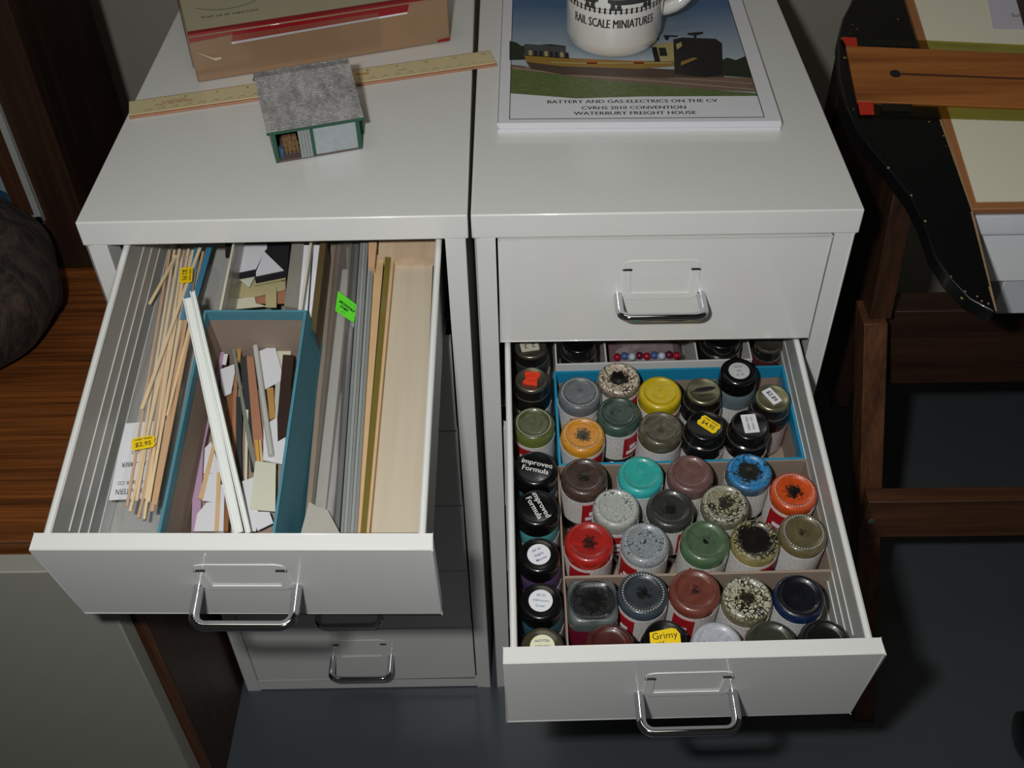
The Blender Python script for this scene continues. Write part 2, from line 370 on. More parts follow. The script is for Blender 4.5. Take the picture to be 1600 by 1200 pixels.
def glass_inverted(parent, m, R=.0172, Htot=JAR_H, square=False, dots=False):
    b = MB(); capz = .0125
    prof = [(R * .82, capz - .001), (R * .84, capz + .001), (R * .97, capz + .006), (R, capz + .009), (R, Htot - .005), (R * .985, Htot - .0028), (R * .945, Htot - .0012), (R * .88, Htot - .0003),
            (R * .80, Htot), (R * .765, Htot - .0002), (R * .73, Htot - .0010), (R * .6, Htot - .0013), (R * .3, Htot - .0016), (R * .12, Htot - .0013), (0, Htot - .0011)]
    if square:
        k = 48; vs = []; fs = []
        for r, z in prof:
            for i in range(k):
                a = 2 * PI * i / k; ca, sa = math.cos(a), math.sin(a); q = (abs(ca) ** 5 + abs(sa) ** 5) ** (-1 / 5)
                qq = 1 + (q - 1) * min(1, r / R * 1.1); vs.append((r * qq * ca, r * qq * sa, z))
        for j in range(len(prof) - 1):
            for i in range(k):
                i2 = (i + 1) % k; fs.append((j * k + i, j * k + i2, (j + 1) * k + i2, (j + 1) * k + i))
        b.add(vs, fs)
    else: b.lathe(prof, 40)
    for i in range(44 if dots else 0):      # moulded ring of dots
        a = 2 * PI * i / 44; c = Vector((R * .80 * math.cos(a), R * .80 * math.sin(a), Htot + .0001)); s = .00075
        b.add([c + Vector(d) * s for d in ((1, 0, 0), (-1, 0, 0), (0, 1, 0), (0, -1, 0), (0, 0, 1), (0, 0, -1))], [(0, 2, 4), (2, 1, 4), (1, 3, 4), (3, 0, 4), (2, 0, 5), (1, 2, 5), (3, 1, 5), (0, 3, 5)], 1)
    return b.build('glass_bottle', [m, DOTG], parent, angle=60)
def ribbed_cap(parent, m, r, z0, z1, name='cap', ribs=36, top=False):
    b = MB(); k = ribs * 2; vs = []
    prof = [(0, z0, 0), (r * .94, z0, 0), (r, z0 + .001, 1), (r, z1 - .0016, 1), (r * .985, z1 - .0005, 0), (r * .94, z1, 0), (r * .86, z1, 0), (r * .84, z1 - .0003, 0), (0, z1 - .0003, 0)]
    fs = []
    for rr, z, rib in prof:
        for i in range(k):
            q = rr * (1 - (.018 if (i % 2 and rib) else 0)); a = 2 * PI * i / k; vs.append((q * math.cos(a), q * math.sin(a), z))
    for j in range(len(prof) - 1):
        for i in range(k): i2 = (i + 1) % k; fs.append((j * k + i, j * k + i2, (j + 1) * k + i2, (j + 1) * k + i))
    return b.add(vs, fs).build(name, m, parent, angle=40)
def metal_lid(parent, m, r, z0, z1):
    b = MB(); b.lathe([(0, z0), (r * 1.03, z0), (r * 1.07, z0 + .0006), (r * 1.07, z0 + .0014), (r * 1.0, z0 + .0022), (r * .985, z1 - .0026)], 44, m=1); b.lathe([(r * .985, z1 - .0026), (r * .96, z1 - .0008), (r * .9, z1), (r * .84, z1), (r * .8, z1 - .0005), (0, z1 - .0005)], 44)
    o = b.build('lid', [m, LIDSIDE], parent, angle=50)
    rb = MB(); rb.tube([(r * 1.05 * math.cos(2 * PI * i / 44), r * 1.05 * math.sin(2 * PI * i / 44), z0 + .0007) for i in range(44)], .0006, 6, closed=True)
    rb.build('lid_rim', RIMM, o); return o
def bottle_upright(parent, m, R, r_neck, Hb):
    b = MB(); b.lathe([(0, 0), (R * .9, 0), (R, .002), (R, Hb - .009), (R * .97, Hb - .005), (r_neck * 1.02, Hb - .001), (r_neck * .9, Hb), (0, Hb)], 40)
    return b.build('glass_bottle', m, parent, angle=60)
def sticker(parent, pts, z, m, lines=(), ink=INK, rot=0, c=(0, 0), name='price_sticker', th=.0003):
    """flat paper sticker with rounded-polygon outline and lines of text (string, size, dy)"""
    T = T3(c[0], c[1], z) @ RZ(rot)
    b = MB().prism([T @ Vector((x, y, 0)) for x, y in pts], (T.to_3x3() @ Vector((0, 0, th))), 0)
    o = b.build(name, m, parent)
    for ln in lines:
        s, sz, dx, dy = ln[:4]
        text(s, sz, ink, o, T @ T3(dx, dy, th + .00006), bold=.01 if len(ln) < 5 else ln[4])
    return o
def disc(r, n=28): return [(r * math.cos(2 * PI * i / n), r * math.sin(2 * PI * i / n)) for i in range(n)]
def rrect(w, h, r=.001):
    out = []
    for cx, cy, a0 in ((w / 2 - r, h / 2 - r, 0), (-w / 2 + r, h / 2 - r, PI / 2), (-w / 2 + r, -h / 2 + r, PI), (w / 2 - r, -h / 2 + r, 1.5 * PI)):
        for i in range(4): a = a0 + i / 3 * PI / 2; out.append((cx + r * math.cos(a), cy + r * math.sin(a)))
    return out
def notched(w, h, n=.0015):   # price gun sticker with wavy notched ends
    return [(-w / 2 + n, h / 2), (w / 2 - n, h / 2), (w / 2, h / 4), (w / 2 - n * .6, 0), (w / 2, -h / 4), (w / 2 - n, -h / 2), (-w / 2 + n, -h / 2), (-w / 2, -h / 4), (-w / 2 + n * .6, 0), (-w / 2, h / 4)]
# zones of the drawer (local x0,x1,y0,y1) the jars stand in
ZA = (.0090, .0420, .004, .355); ZC = (.0455, .2310, .179, .2690); ZD = (.0440, .2330, .0830, .1765); ZE = (.0440, .2350, .0040, .0810); ZB = (.0470, .2060, .2760, .345); ZF = (.2075, .2340, .272, .355)
G1 = 'upside-down glass paint jars in the drawer'
# kind, pixel centre of top disc, zone, radius, options, label
J = [
 ('tin', 832, 540, ZA, .0160, dict(body=(40, 42, 40), lid=LIDGREY, st='w'), 'paint jar with tin lid and white paper scrap, at the back of the left row'),
 ('tin', 830, 592, ZA, .0160, dict(body=(20, 18, 18), lid=LIDGREY, st='o'), 'paint jar with tin lid carrying a crumpled orange-red sticker'),
 ('inv', 831, 660, ZA, .0164, dict(c=(70, 76, 36), crackle=.25, cr=0, edge=(120, 130, 60), cloud=.35), 'upside-down jar of translucent olive green paint in the left row'),
 ('cap', 838, 730, ZA, .0164, dict(body=(52, 88, 104), t='imp', rot=-.28), 'blue-grey paint bottle with a black cap printed Improved Formula, farther of the two'),
 ('cap', 836, 792, ZA, .0164, dict(body=(80, 150, 150), t='imp', rot=-1.13), 'teal paint bottle with a black cap printed Improved Formula, nearer of the two'),
 ('cap2', 843, 866, ZA, .0164, dict(body=(74, 54, 88), t=['AP-16', 'Engine', 'Maroon'], rot=.45, ink=(40, 40, 140)), 'purple paint bottle with black cap and round white label reading Engine Maroon'),
 ('cap2', 842, 942, ZA, .0164, dict(body=(40, 74, 84), t=['AP-25', 'WM Runners', 'Green'], rot=-.1, ink=(60, 130, 150)), 'blue-green paint bottle with black cap and round white label, second nearest at left'),
 ('cap2', 845, 1006, ZA, .0164, dict(body=(90, 84, 40), t=['MEC', 'HARVEST', 'YELLOW'], rot=PI, ink=(30, 40, 130), capc=(58, 56, 40), lab=(228, 226, 190)), 'paint bottle with olive cap and round label reading Harvest Yellow, nearest in the left row'),
 ('inv', 903, 612, ZC, .0172, dict(c=(92, 96, 100), cr=0, crackle=0, cloud=.2, edge=(110, 112, 116)), 'upside-down jar of dull silver-grey paint, back left corner of the blue-lined box'),
 ('inv', 966, 590, ZC, .0172, dict(c=(206, 190, 168), cr=.46, crackle=.7, dark=(18, 14, 12), edge=(90, 80, 70)), 'upside-down jar of cream paint with black ragged centre, back of the blue-lined box'),
 ('inv', 1033, 612, ZC, .0172, dict(c=(196, 170, 8), cr=0, crackle=0, cloud=.12, edge=(170, 150, 20)), 'upside-down jar of bright yellow paint'),
 ('tin', 1103, 610, ZC, .0165, dict(body=(16, 15, 16), lid=LIDMETAL, st='fish'), 'dark paint jar with gold tin lid showing a black fish-shaped mark and the word PRODUCT'),
 ('cap2', 1155, 590, ZC, .0165, dict(body=(96, 112, 116), t=['W-18', 'CR', 'Green'], rot=PI + .1, ink=(80, 84, 96), lab=(190, 192, 192)), 'grey-blue paint bottle with black cap and round white label, beside the gold-lidded jars'),
 ('tin', 1213, 617, ZC, .0165, dict(body=(30, 12, 12), lid=LIDMETAL, st='289', pink=1), 'dark red paint jar with gold tin lid and white 2.89 price sticker'),
 ('inv', 906, 678, ZC, .0172, dict(c=(206, 136, 30), cr=.32, crackle=.35, dark=(50, 46, 30), edge=(214, 150, 40)), 'upside-down jar of mustard orange paint with a grey-green centre'),
 ('inv', 965, 645, ZC, .0172, dict(c=(44, 64, 52), cr=0, crackle=.2, cloud=.5, edge=(70, 96, 84)), 'upside-down jar of dark bottle green paint'),
 ('inv', 1033, 668, ZC, .0172, dict(c=(84, 78, 62), cr=.15, crackle=.1, cloud=.5, edge=(90, 84, 60), dark=(60, 54, 40)), 'upside-down jar of cloudy grey-brown glass behind the turquoise one'),
 ('blk', 1103, 663, ZC, .0168, dict(st='495'), 'black-lidded paint jar with a yellow 4.95 price sticker'),
 ('blk', 1172, 663, ZC, .0168, dict(st='flo'), 'black-lidded paint jar with a rectangular white printed sticker'),
 ('inv', 915, 738, ZD, .0176, dict(c=(64, 48, 40), cr=.2, crackle=0, cloud=.35, dark=(24, 22, 14), edge=(84, 62, 54)), 'upside-down jar of dark chocolate brown paint'),
 ('inv', 1003, 734, ZD, .0172, dict(c=(44, 160, 150), cr=0, crackle=0, cloud=.12, edge=(60, 190, 196)), 'upside-down jar of turquoise paint'),
 ('inv', 1077, 734, ZD, .0172, dict(c=(104, 74, 70), cr=0, crackle=0, cloud=.22, edge=(110, 84, 80)), 'upside-down jar of dusty maroon paint right of the turquoise one'),
 ('inv', 1172, 735, ZD, .0172, dict(c=(44, 132, 190), cr=.52, crackle=.6, dark=(28, 28, 22), edge=(70, 76, 62)), 'upside-down jar of bright sky blue paint blotched with black'),
 ('inv', 1240, 764, ZD, .0174, dict(c=(200, 76, 24), cr=.34, crackle=.3, dark=(14, 12, 10), edge=(180, 70, 24)), 'upside-down jar of orange paint with a round black centre'),
 ('inv', 969, 790, ZD, .0172, dict(c=(172, 176, 168), cr=0, crackle=.5, edge=(150, 152, 146)), 'upside-down jar of pale cracked grey paint behind the red and grey ones'),
 ('inv', 1047, 790, ZD, .0174, dict(c=(46, 48, 44), cr=.25, crackle=0, edge=(60, 64, 58)), 'upside-down jar of dark charcoal green paint with a small black centre'),
 ('inv', 1127, 782, ZD, .0174, dict(c=(156, 152, 126), cr=.26, crackle=.8, dark=(38, 36, 28), edge=(110, 112, 92)), 'upside-down jar of pale olive paint with fine radiating black cracks'),
 ('inv', 920, 845, ZD, .0176, dict(c=(160, 30, 24), cr=.26, crackle=.05, dark=(50, 14, 10), edge=(190, 36, 28)), 'upside-down jar of bright red paint'),
 ('inv', 1006, 855, ZD, .0174, dict(c=(138, 144, 147), cr=0, crackle=.55, edge=(160, 166, 170)), 'upside-down jar of mid grey paint with bright dot ring, right of the red one'),
 ('inv', 1101, 846, ZD, .0176, dict(c=(74, 96, 70), cr=.10, crackle=0, cloud=.2, edge=(84, 120, 84)), 'upside-down jar of leaf green paint'),
 ('inv', 1182, 832, ZD, .0174, dict(c=(150, 142, 102), cr=.7, crackle=.95, dark=(16, 15, 12), edge=(170, 158, 100)), 'upside-down jar mostly black with cream flecks around its edge'),
 ('inv', 1258, 830, ZD, .0172, dict(c=(92, 84, 58), cr=.12, crackle=.05, cloud=.25, dark=(46, 22, 14), edge=(110, 100, 64)), 'upside-down jar of olive brown paint with small rust centre, by the right wall'),
 ('inv', 925, 943, ZE, .0172, dict(c=(40, 44, 44), cr=.5, crackle=.6, dark=(10, 10, 10), edge=(100, 110, 108), square=1, body=(120, 24, 50)), 'square upside-down glass bottle, black inside with a crimson label'),
 ('inv', 1001, 930, ZE, .0176, dict(c=(48, 54, 60), cr=.22, crackle=0, edge=(70, 84, 98), dark=(6, 6, 6)), 'upside-down jar of slate grey paint with a black centre, in the front box'),
 ('inv', 1083, 928, ZE, .0178, dict(c=(110, 58, 46), cr=.16, crackle=.03, dark=(46, 26, 22), edge=(126, 66, 52)), 'upside-down jar of brick brown paint in the middle of the front box'),
 ('inv', 1162, 945, ZE, .0174, dict(c=(186, 184, 156), cr=.3, crackle=.85, dark=(36, 28, 18), edge=(120, 112, 84)), 'upside-down jar of pale cream paint split by dark crackle, in the front box'),
 ('inv', 1243, 940, ZE, .0176, dict(c=(12, 14, 24), cr=.0, crackle=0, cloud=.4, edge=(26, 46, 90), ew=.86), 'upside-down jar of near-black blue paint with a blue rim'),
 ('inv', 950, 1003, ZE, .0172, dict(c=(70, 26, 22), cr=.1, crackle=0, cloud=.3, edge=(90, 34, 30)), 'upside-down jar of dark oxblood red paint behind the drawer front'),
 ('blk', 1040, 1000, ZE, .0165, dict(st='grimy'), 'black-lidded paint jar with yellow sticker handwritten Grimy'),
 ('inv', 1121, 1010, ZE, .0174, dict(c=(172, 174, 182), cr=0, crackle=.25, dark=(50, 46, 70), edge=(180, 184, 186)), 'upside-down jar of pale lilac grey paint behind the drawer front'),
 ('inv', 1203, 1010, ZE, .0174, dict(c=(50, 54, 42), cr=0, crackle=.05, edge=(64, 68, 52)), 'upside-down jar of dark olive drab paint behind the drawer front'),
 ('inv', 1283, 1006, ZE, .0174, dict(c=(12, 12, 12), cr=0, crackle=0, edge=(40, 44, 44)), 'upside-down jar of black paint in the front right corner of the drawer'),
 ('tin', 1197, 545, ZF, .0130, dict(body=(70, 30, 34), lid=LIDGREY, st=None), 'small jar with plain tin lid at the back right of the drawer'),
 ('blk', 905, 545, ZB, .0150, dict(st=None), 'plain black-lidded jar at the left end of the white box'),
 ('blk', 1131, 540, ZB, .0172, dict(st='yel'), 'black-lidded jar with a yellow sticker corner at the right end of the white box'),
]
pos = []
for j in J:
    p = loc(MR, j[1], j[2], FLOORZ + JAR_H + (.004 if j[0] in ('cap', 'cap2') else .0)); pos.append([p.x, p.y])
for it in range(200):      # let neighbouring jars settle against each other and the box walls
    for a in range(len(J)):
        for b2 in range(a + 1, len(J)):
            if J[a][3] is not J[b2][3]: continue
            dx = pos[b2][0] - pos[a][0]; dy = pos[b2][1] - pos[a][1]; d = math.hypot(dx, dy) or 1e-6; need = J[a][4] + J[b2][4] + .0006
            if d < need:
                s = (need - d) / 2 / d; pos[a][0] -= dx * s; pos[a][1] -= dy * s; pos[b2][0] += dx * s; pos[b2][1] += dy * s
    for a in range(len(J)):
        z = J[a][3]; r = J[a][4] + .0004
        pos[a][0] = min(max(pos[a][0], z[0] + r), max(z[1] - r, z[0] + r)); pos[a][1] = min(max(pos[a][1], z[2] + r), z[3] - r)
WINK = mat('white_cap_print', (222, 222, 218), .5)
for idx, (kind, px, py, zone, R, o, lab) in enumerate(J):
    x, y = pos[idx]; name = 'paint_jar'
    inbox = zone in (ZC, ZD, ZE, ZB)
    t = thing(name, lab, 'paint jar', MR @ T3(x, y, FLOORZ + (.0013 if inbox else .0)), G1 if kind == 'inv' else 'upright paint jars in the drawer')
    if kind == 'inv':
        q = {k: v for k, v in o.items() if k in ('c', 'dark', 'cr', 'crackle', 'cloud', 'edge', 'ew')}
        m = paintglass('paint_behind_glass_%s' % '_'.join(lab.split()[3:6]).replace('-', '_'), seed=idx, R=R, **q)
        g = glass_inverted(t, m, R, JAR_H, o.get('square'), px in (969, 1006, 1127, 1258, 1121, 1162, 1001, 1240, 906, 831, 903))
        if o.get('square'):
            mm = mat('crimson_bottle_label', o['body'], .3, coat=.5)
            k = 48; b = MB(); vs = []; 
            for zz in (.020, .048):
                for i in range(k):
                    a = 2 * PI * i / k; ca, sa = math.cos(a), math.sin(a); qv = (abs(ca) ** 5 + abs(sa) ** 5) ** (-1 / 5) * (R + .0003); vs.append((qv * ca, qv * sa, zz))
            b.add(vs, [(i, (i + 1) % k, (i + 1) % k + k, i + k) for i in range(k)]).build('paper_label', mm, t)
        else:
            jar_label_part(t, R, .020, .050 + .002 * math.sin(idx * 2.3), -PI / 2 + math.sin(idx * 5.1) * .8, red=idx % 5 != 1)
        ribbed_cap(t, BLACKC, R * .86, 0, .0125)
    elif kind == 'tin':
        Ht = .060; body = mat('paint_in_glass_%d_%d_%d' % o['body'], o['body'], .15, coat=1, var=.3, scale=90)
        bottle_upright(t, body, R, R * .80, Ht - .011)
        jar_label_part(t, R, .006, .034, -PI / 2 + .5, mt=LABELR if o.get('pink') else None, red=not o.get('pink'))
        lid = metal_lid(t, o['lid'], R * .84, Ht - .0125, Ht)
        zt = Ht - .0004
        if o['st'] == 'w': sticker(t, rrect(.015, .013), zt, CREAMC, [('2  2', .006, 0, .001)], rot=3.3, c=(-.001, .001), name='paper_scrap')
        if o['st'] == 'o':
            OR = mat('orange_red_sticker', (236, 62, 24), .55, var=.1, scale=500, bump=.6)
            sticker(t, [(-.0045, .0075), (.0065, .0060), (.0070, .0025), (.0045, .0), (.0040, -.0075), (-.0055, -.0055), (-.0075, -.0035), (-.0045, 0), (-.0055, .005)], zt, OR, [('I I  I I', .0035, 0, .002), ('I I I I', .0035, 0, -.003)], ink=mat('dark_red_ink', (150, 24, 10), .6), th=.0012)
        if o['st'] == 'fish':
            f = MB(); pts = []
            for i in range(17):
                u = -1 + i / 8; pts.append((u * .0085 + .001, .0022 * math.sqrt(max(0, 1 - u * u)) * (1 if i else 0) + .0015 + u * .0012))
            for i in range(17):
                u = 1 - i / 8; pts.append((u * .0085 + .001, -.0022 * math.sqrt(max(0, 1 - u * u)) + .0015 + u * .0012))
            f.poly(pts, zt, zt + .0002); f.poly([(-.0105, -.0013), (-.006, .001), (-.007, -.0005)], zt, zt + .0002)
            f.build('fish_mark', INK, lid)
            text('PRODUCT', .0026, INK, lid, T3(.002, -.0045, zt + .0002) @ RZ(.1), bold=.03)
        if o['st'] == '289': sticker(t, rrect(.0085, .0155, .0008), zt, PAPER, [], rot=.5, c=(-.0005, .001)); text('$2.89', .005, INK, t.children[-1], T3(-.0005, .001, zt + .0004) @ RZ(.5 - PI / 2), bold=.02)
    elif kind == 'blk':
        Ht = .060; bottle_upright(t, DARKGL, R, R * .82, Ht - .011); jar_label_part(t, R, .006, .034, -PI / 2 + .2, red=False, over=4)
        lid = metal_lid(t, BLACKC, R * .90, Ht - .0125, Ht); zt = Ht - .0004
        if o['st'] == '495': sticker(t, notched(.0175, .0105), zt, YEL, [('HOBBY TRAINS', .0018, 0, .0032, .03), ('$4.95', .0052, 0, -.001)], rot=-.75 + PI * 0, c=(.0025, .0005))
        if o['st'] == 'flo':
            s = sticker(t, rrect(.0115, .0175, .0007), zt, PAPER, [], rot=.06, c=(0, .001))
            for i, (a, sz) in enumerate((('FLO 110022', .0024), ('CNSS GREEN', .0024))): text(a, sz, INK, s, T3(.0018 - i * .0036, .001, zt + .0004) @ RZ(-PI / 2 + .06), bold=.01)
        if o['st'] == 'grimy':
            s = sticker(t, [(-.0095, .006), (.0055, .0075), (.0085, .0065), (.0105, .0025), (.0095, -.0065), (-.0065, -.0085), (-.0085, -.006), (-.0105, -.001)], zt, YEL, [('Grimy', .0068, 0, .0025, .0), ('old', .0045, -.004, -.0025, 0), ('PAINT', .0038, .001, -.0062, 0)], rot=.1)
        if o['st'] == 'yel': sticker(t, notched(.013, .009), zt, YEL, rot=.5, c=(.003, .004))
    else:
        Ht = .064; body = mat('bottled_paint_%d_%d_%d' % o['body'], o['body'], .3, coat=.8, var=.12, scale=60)
        bottle_upright(t, body, R, R * .85, Ht - .013)
        jar_label_part(t, R, .005, .033, -PI / 2 + .3, red=False, mt=labelpaper('blue_print_label', (70, 120, 170), (190, 196, 200), .7) if idx % 2 else None)
        capm = BLACKC if 'capc' not in o else mat('dark_olive_cap_plastic', o['capc'], .25, coat=.4)
        rc = R * .985 if kind == 'cap' else R * .90
        b = MB(); b.lathe([(0, Ht - .0165), (rc * .98, Ht - .0165), (rc, Ht - .0155), (rc, Ht - .004), (rc * .97, Ht - .0018), (rc * .90, Ht - .0004), (rc * .80, Ht), (rc * .76, Ht - .0003), (0, Ht - .0003)], 48)
        cp = b.build('cap', capm, t, angle=60); zt = Ht - .0003
        if kind == 'cap':
            text('Improved\nFormula', .0062, WINK, cp, T3(.0005, .0008, zt + .00008) @ RZ(o['rot']), dup=.00025)
        else:
            mm = PAPER if 'lab' not in o else mat('round_label_paper', o['lab'], .5)
            s = sticker(t, disc(rc * .56), zt, mm, [], name='round_label', c=(.0, .0))
            ik = mat('label_ink_%d_%d_%d' % o['ink'], o['ink'], .5)
            for i, a in enumerate(o['t']):
                text(a, .0026 if len(a) < 8 else .0021, ik, s, T3(0, 0, zt + .0004) @ RZ(o['rot']) @ T3(0, .0040 - i * .0040, 0), bold=.01)

# open boxes the jars stand in
def open_box(name, label, M, z, zt, mats, t=.0012, band=None, group=None, out=None):
    x0, x1, y0, y1 = z; zb = FLOORZ + .0001
    e = .0013
    r = thing(name, label, 'box', M, group)
    b = MB(); b.box((x0 - e, y0 - e, zb), (x1 + e, y1 + e, zb + .001), 0)
    for (a, c) in (((x0 - e, y0 - e), (x0, y1 + e)), ((x1, y0 - e), (x1 + e, y1 + e)), ((x0, y0 - e), (x1, y0)), ((x0, y1), (x1, y1 + e))):
        b.box((a[0], a[1], zb), (c[0], c[1], zt), 0)
    b.build('box_tray', mats[0], r, bevel=.0003)
    if len(mats) > 1:
        b = MB(); u = .0003; bz = zt - (band or .012)
        for (a, c) in (((x0 - e - u, y0 - e), (x0 - e, y1 + e)), ((x1 + e, y0 - e), (x1 + e + u, y1 + e)), ((x0, y0 - e - u), (x1, y0 - e)), ((x0, y1 + e), (x1, y1 + e + u))):
            b.box((a[0], a[1], zb), (c[0], c[1], zt + .0003), 0)
        for (a, c) in (((x0, y0), (x0 + u, y1)), ((x1 - u, y0), (x1, y1)), ((x0, y0), (x1, y0 + u)), ((x0, y1 - u), (x1, y1))):
            b.box((a[0], a[1], bz), (c[0], c[1], zt + .0003), 0)
        for (a, c) in (((x0 - e, y0 - e), (x0, y1 + e)), ((x1, y0 - e), (x1 + e, y1 + e)), ((x0, y0 - e), (x1, y0)), ((x0, y1), (x1, y1 + e))):
            b.box((a[0], a[1], zt), (c[0], c[1], zt + .0003), 0)
        b.build('paper_wrap', mats[1], r)
    return r
BLUEB = mat('bright_turquoise_blue_card', (30, 138, 176), .4, var=.08, scale=60)
def padz(z, d=0): return (z[0] + d, z[1] - d, z[2] + d, z[3] - d)
open_box('cardboard_box', 'shallow bright blue edged cardboard box holding two rows of jars', MR, ZC, -.040, [CARD, BLUEB], band=.013)
open_box('cardboard_box', 'plain brown cardboard box holding three rows of jars in the middle of the drawer', MR, ZD, -.040, [CARD])
open_box('cardboard_box', 'plain brown cardboard box holding the front rows of jars', MR, ZE, -.040, [CARD])
WBOX = mat('grey_white_boxboard', (208, 206, 200), .6, var=.03)
wb = open_box('white_box', 'shallow white cardboard box of odds and ends behind the blue edged box', MR, ZB, -.036, [WBOX])
b = MB(); b.poly([(.0075 * math.cos(a / 16 * PI) , -.0075 * math.sin(a / 16 * PI)) for a in range(17)], -.0001, .0001)
for xd in (ZB[0] + .040, ZB[1] - .044): MB().box((xd, ZB[2], FLOORZ + .0012), (xd + .0012, ZB[3], -.037)).build('divider', WBOX, wb)
# a clear bag of tiny parts and loose beads in the white box
CLEAR = mat('crinkled_clear_plastic', (200, 190, 190), .12, alpha=.32, var=.2, scale=200, bump=1, coat=1)
PINKM = mat('brown_pink_card_insert', (110, 84, 84), .5, var=.2, scale=200)
bag = thing('parts_bag', 'crumpled clear plastic bag of tiny parts inside the white box', 'plastic bag', MR @ T3(.123, .300, FLOORZ + .0012))
g = MB(); n = 14; vs = []
for i in range(n + 1):
    for k in range(8):
        u = -1 + 2 * i / n; v = -1 + 2 * k / 7
        hgt = .036 * (1 - u ** 6) * (1 - v ** 6) + .004 * noise.noise(Vector((u * 4, v * 3, 1.3))); vs.append((u * .034, v * .021, max(.0015, hgt)))
vs2 = [(x, y, 0) for x, y, z in vs]; fs = [(i * 8 + k, (i + 1) * 8 + k, (i + 1) * 8 + k + 1, i * 8 + k + 1) for i in range(n) for k in range(7)]
g.add(vs, fs).build('plastic_film', CLEAR, bag, angle=20)
MB().box((-.032, -.019, 0), (.032, .019, .026)).build('card_insert', PINKM, bag, bevel=.003)
beadm = [mat('red_bead', (150, 24, 40), .15, coat=1), mat('blue_bead', (70, 90, 140), .15, coat=1), mat('clear_bead', (180, 190, 205), .1, coat=1), mat('plum_bead', (96, 24, 50), .15, coat=1)]
def sphere(mb, c, r, m=0, n=12): return mb.lathe([(r * math.sin(PI * i / 8) if 0 < i < 8 else 0, -r * math.cos(PI * i / 8)) for i in range(9)], n, c, m)
for i in range(9):
    k = i % 4 if i < 8 else 0
    tag(sphere(MB(), (0, 0, 0), .0034).build('bead', beadm[k], None, MR @ T3(.098 + i * .0062, .2895 + .001 * (i % 2), -.0462), angle=80), ['small dark red bead in front of the bag of parts', 'small blue bead in front of the bag of parts', 'small clear bead in front of the bag of parts', 'small plum bead in front of the bag of parts'][k], 'bead', 'beads in the white box')
# ================================================================= CONTENTS OF THE LEFT DRAWER
def lp(px, py, z): return loc(ML, px, py, z)
def flat(name, label, cat, px, z, th, m, group=None, down=True, bevel=0, z2=None):
    """piece of sheet whose outline lies on the plane z of the left drawer (z2: height of its near end)"""
    zs = [z] * len(px)
    if z2 is not None:
        ys = [p[1] for p in px]; lo, hi = min(ys), max(ys); zs = [z + (z2 - z) * (p[1] - lo) / (hi - lo) for p in px]
    P = [lp(p[0], p[1], zz) for p, zz in zip(px, zs)]
    c = sum(P, Vector()) / len(P); P = [p - c for p in P]
    o = MB().prism(P, (0, 0, -th), 0).build(name, m, None, ML @ Matrix.Translation(c), bevel=bevel)
    return tag(o, label, cat, group)
ZL = (.0720, .1420, .0145, .1915)
open_box('long_box', 'long narrow teal-blue cardboard box of scraps in the left drawer', ML, ZL, -.0125, [CARD, TEALC], band=.009)
TERRA = mat('terracotta_brown_strip', (166, 116, 88), .6); BROWN = mat('mid_brown_wood_strip', (134, 88, 50), .6, var=.15); CHAR = mat('charcoal_strip', (50, 54, 54), .5)
GREYG = mat('grey_green_strip', (126, 130, 118), .4); LILAC = mat('lilac_strip', (176, 144, 170), .5); DKBR = mat('dark_chocolate_slab', (50, 32, 26), .5)
OCH = mat('ochre_strip', (178, 136, 74), .6, var=.12); TANS = mat('tan_basswood_strip', (206, 172, 128), .55, var=.1, scale=80); GTUBE = mat('light_grey_tube', (186, 188, 180), .35)
CREAM2 = mat('greenish_cream_card', (204, 206, 186), .5)
G2 = 'loose strips and scraps in the long blue box'
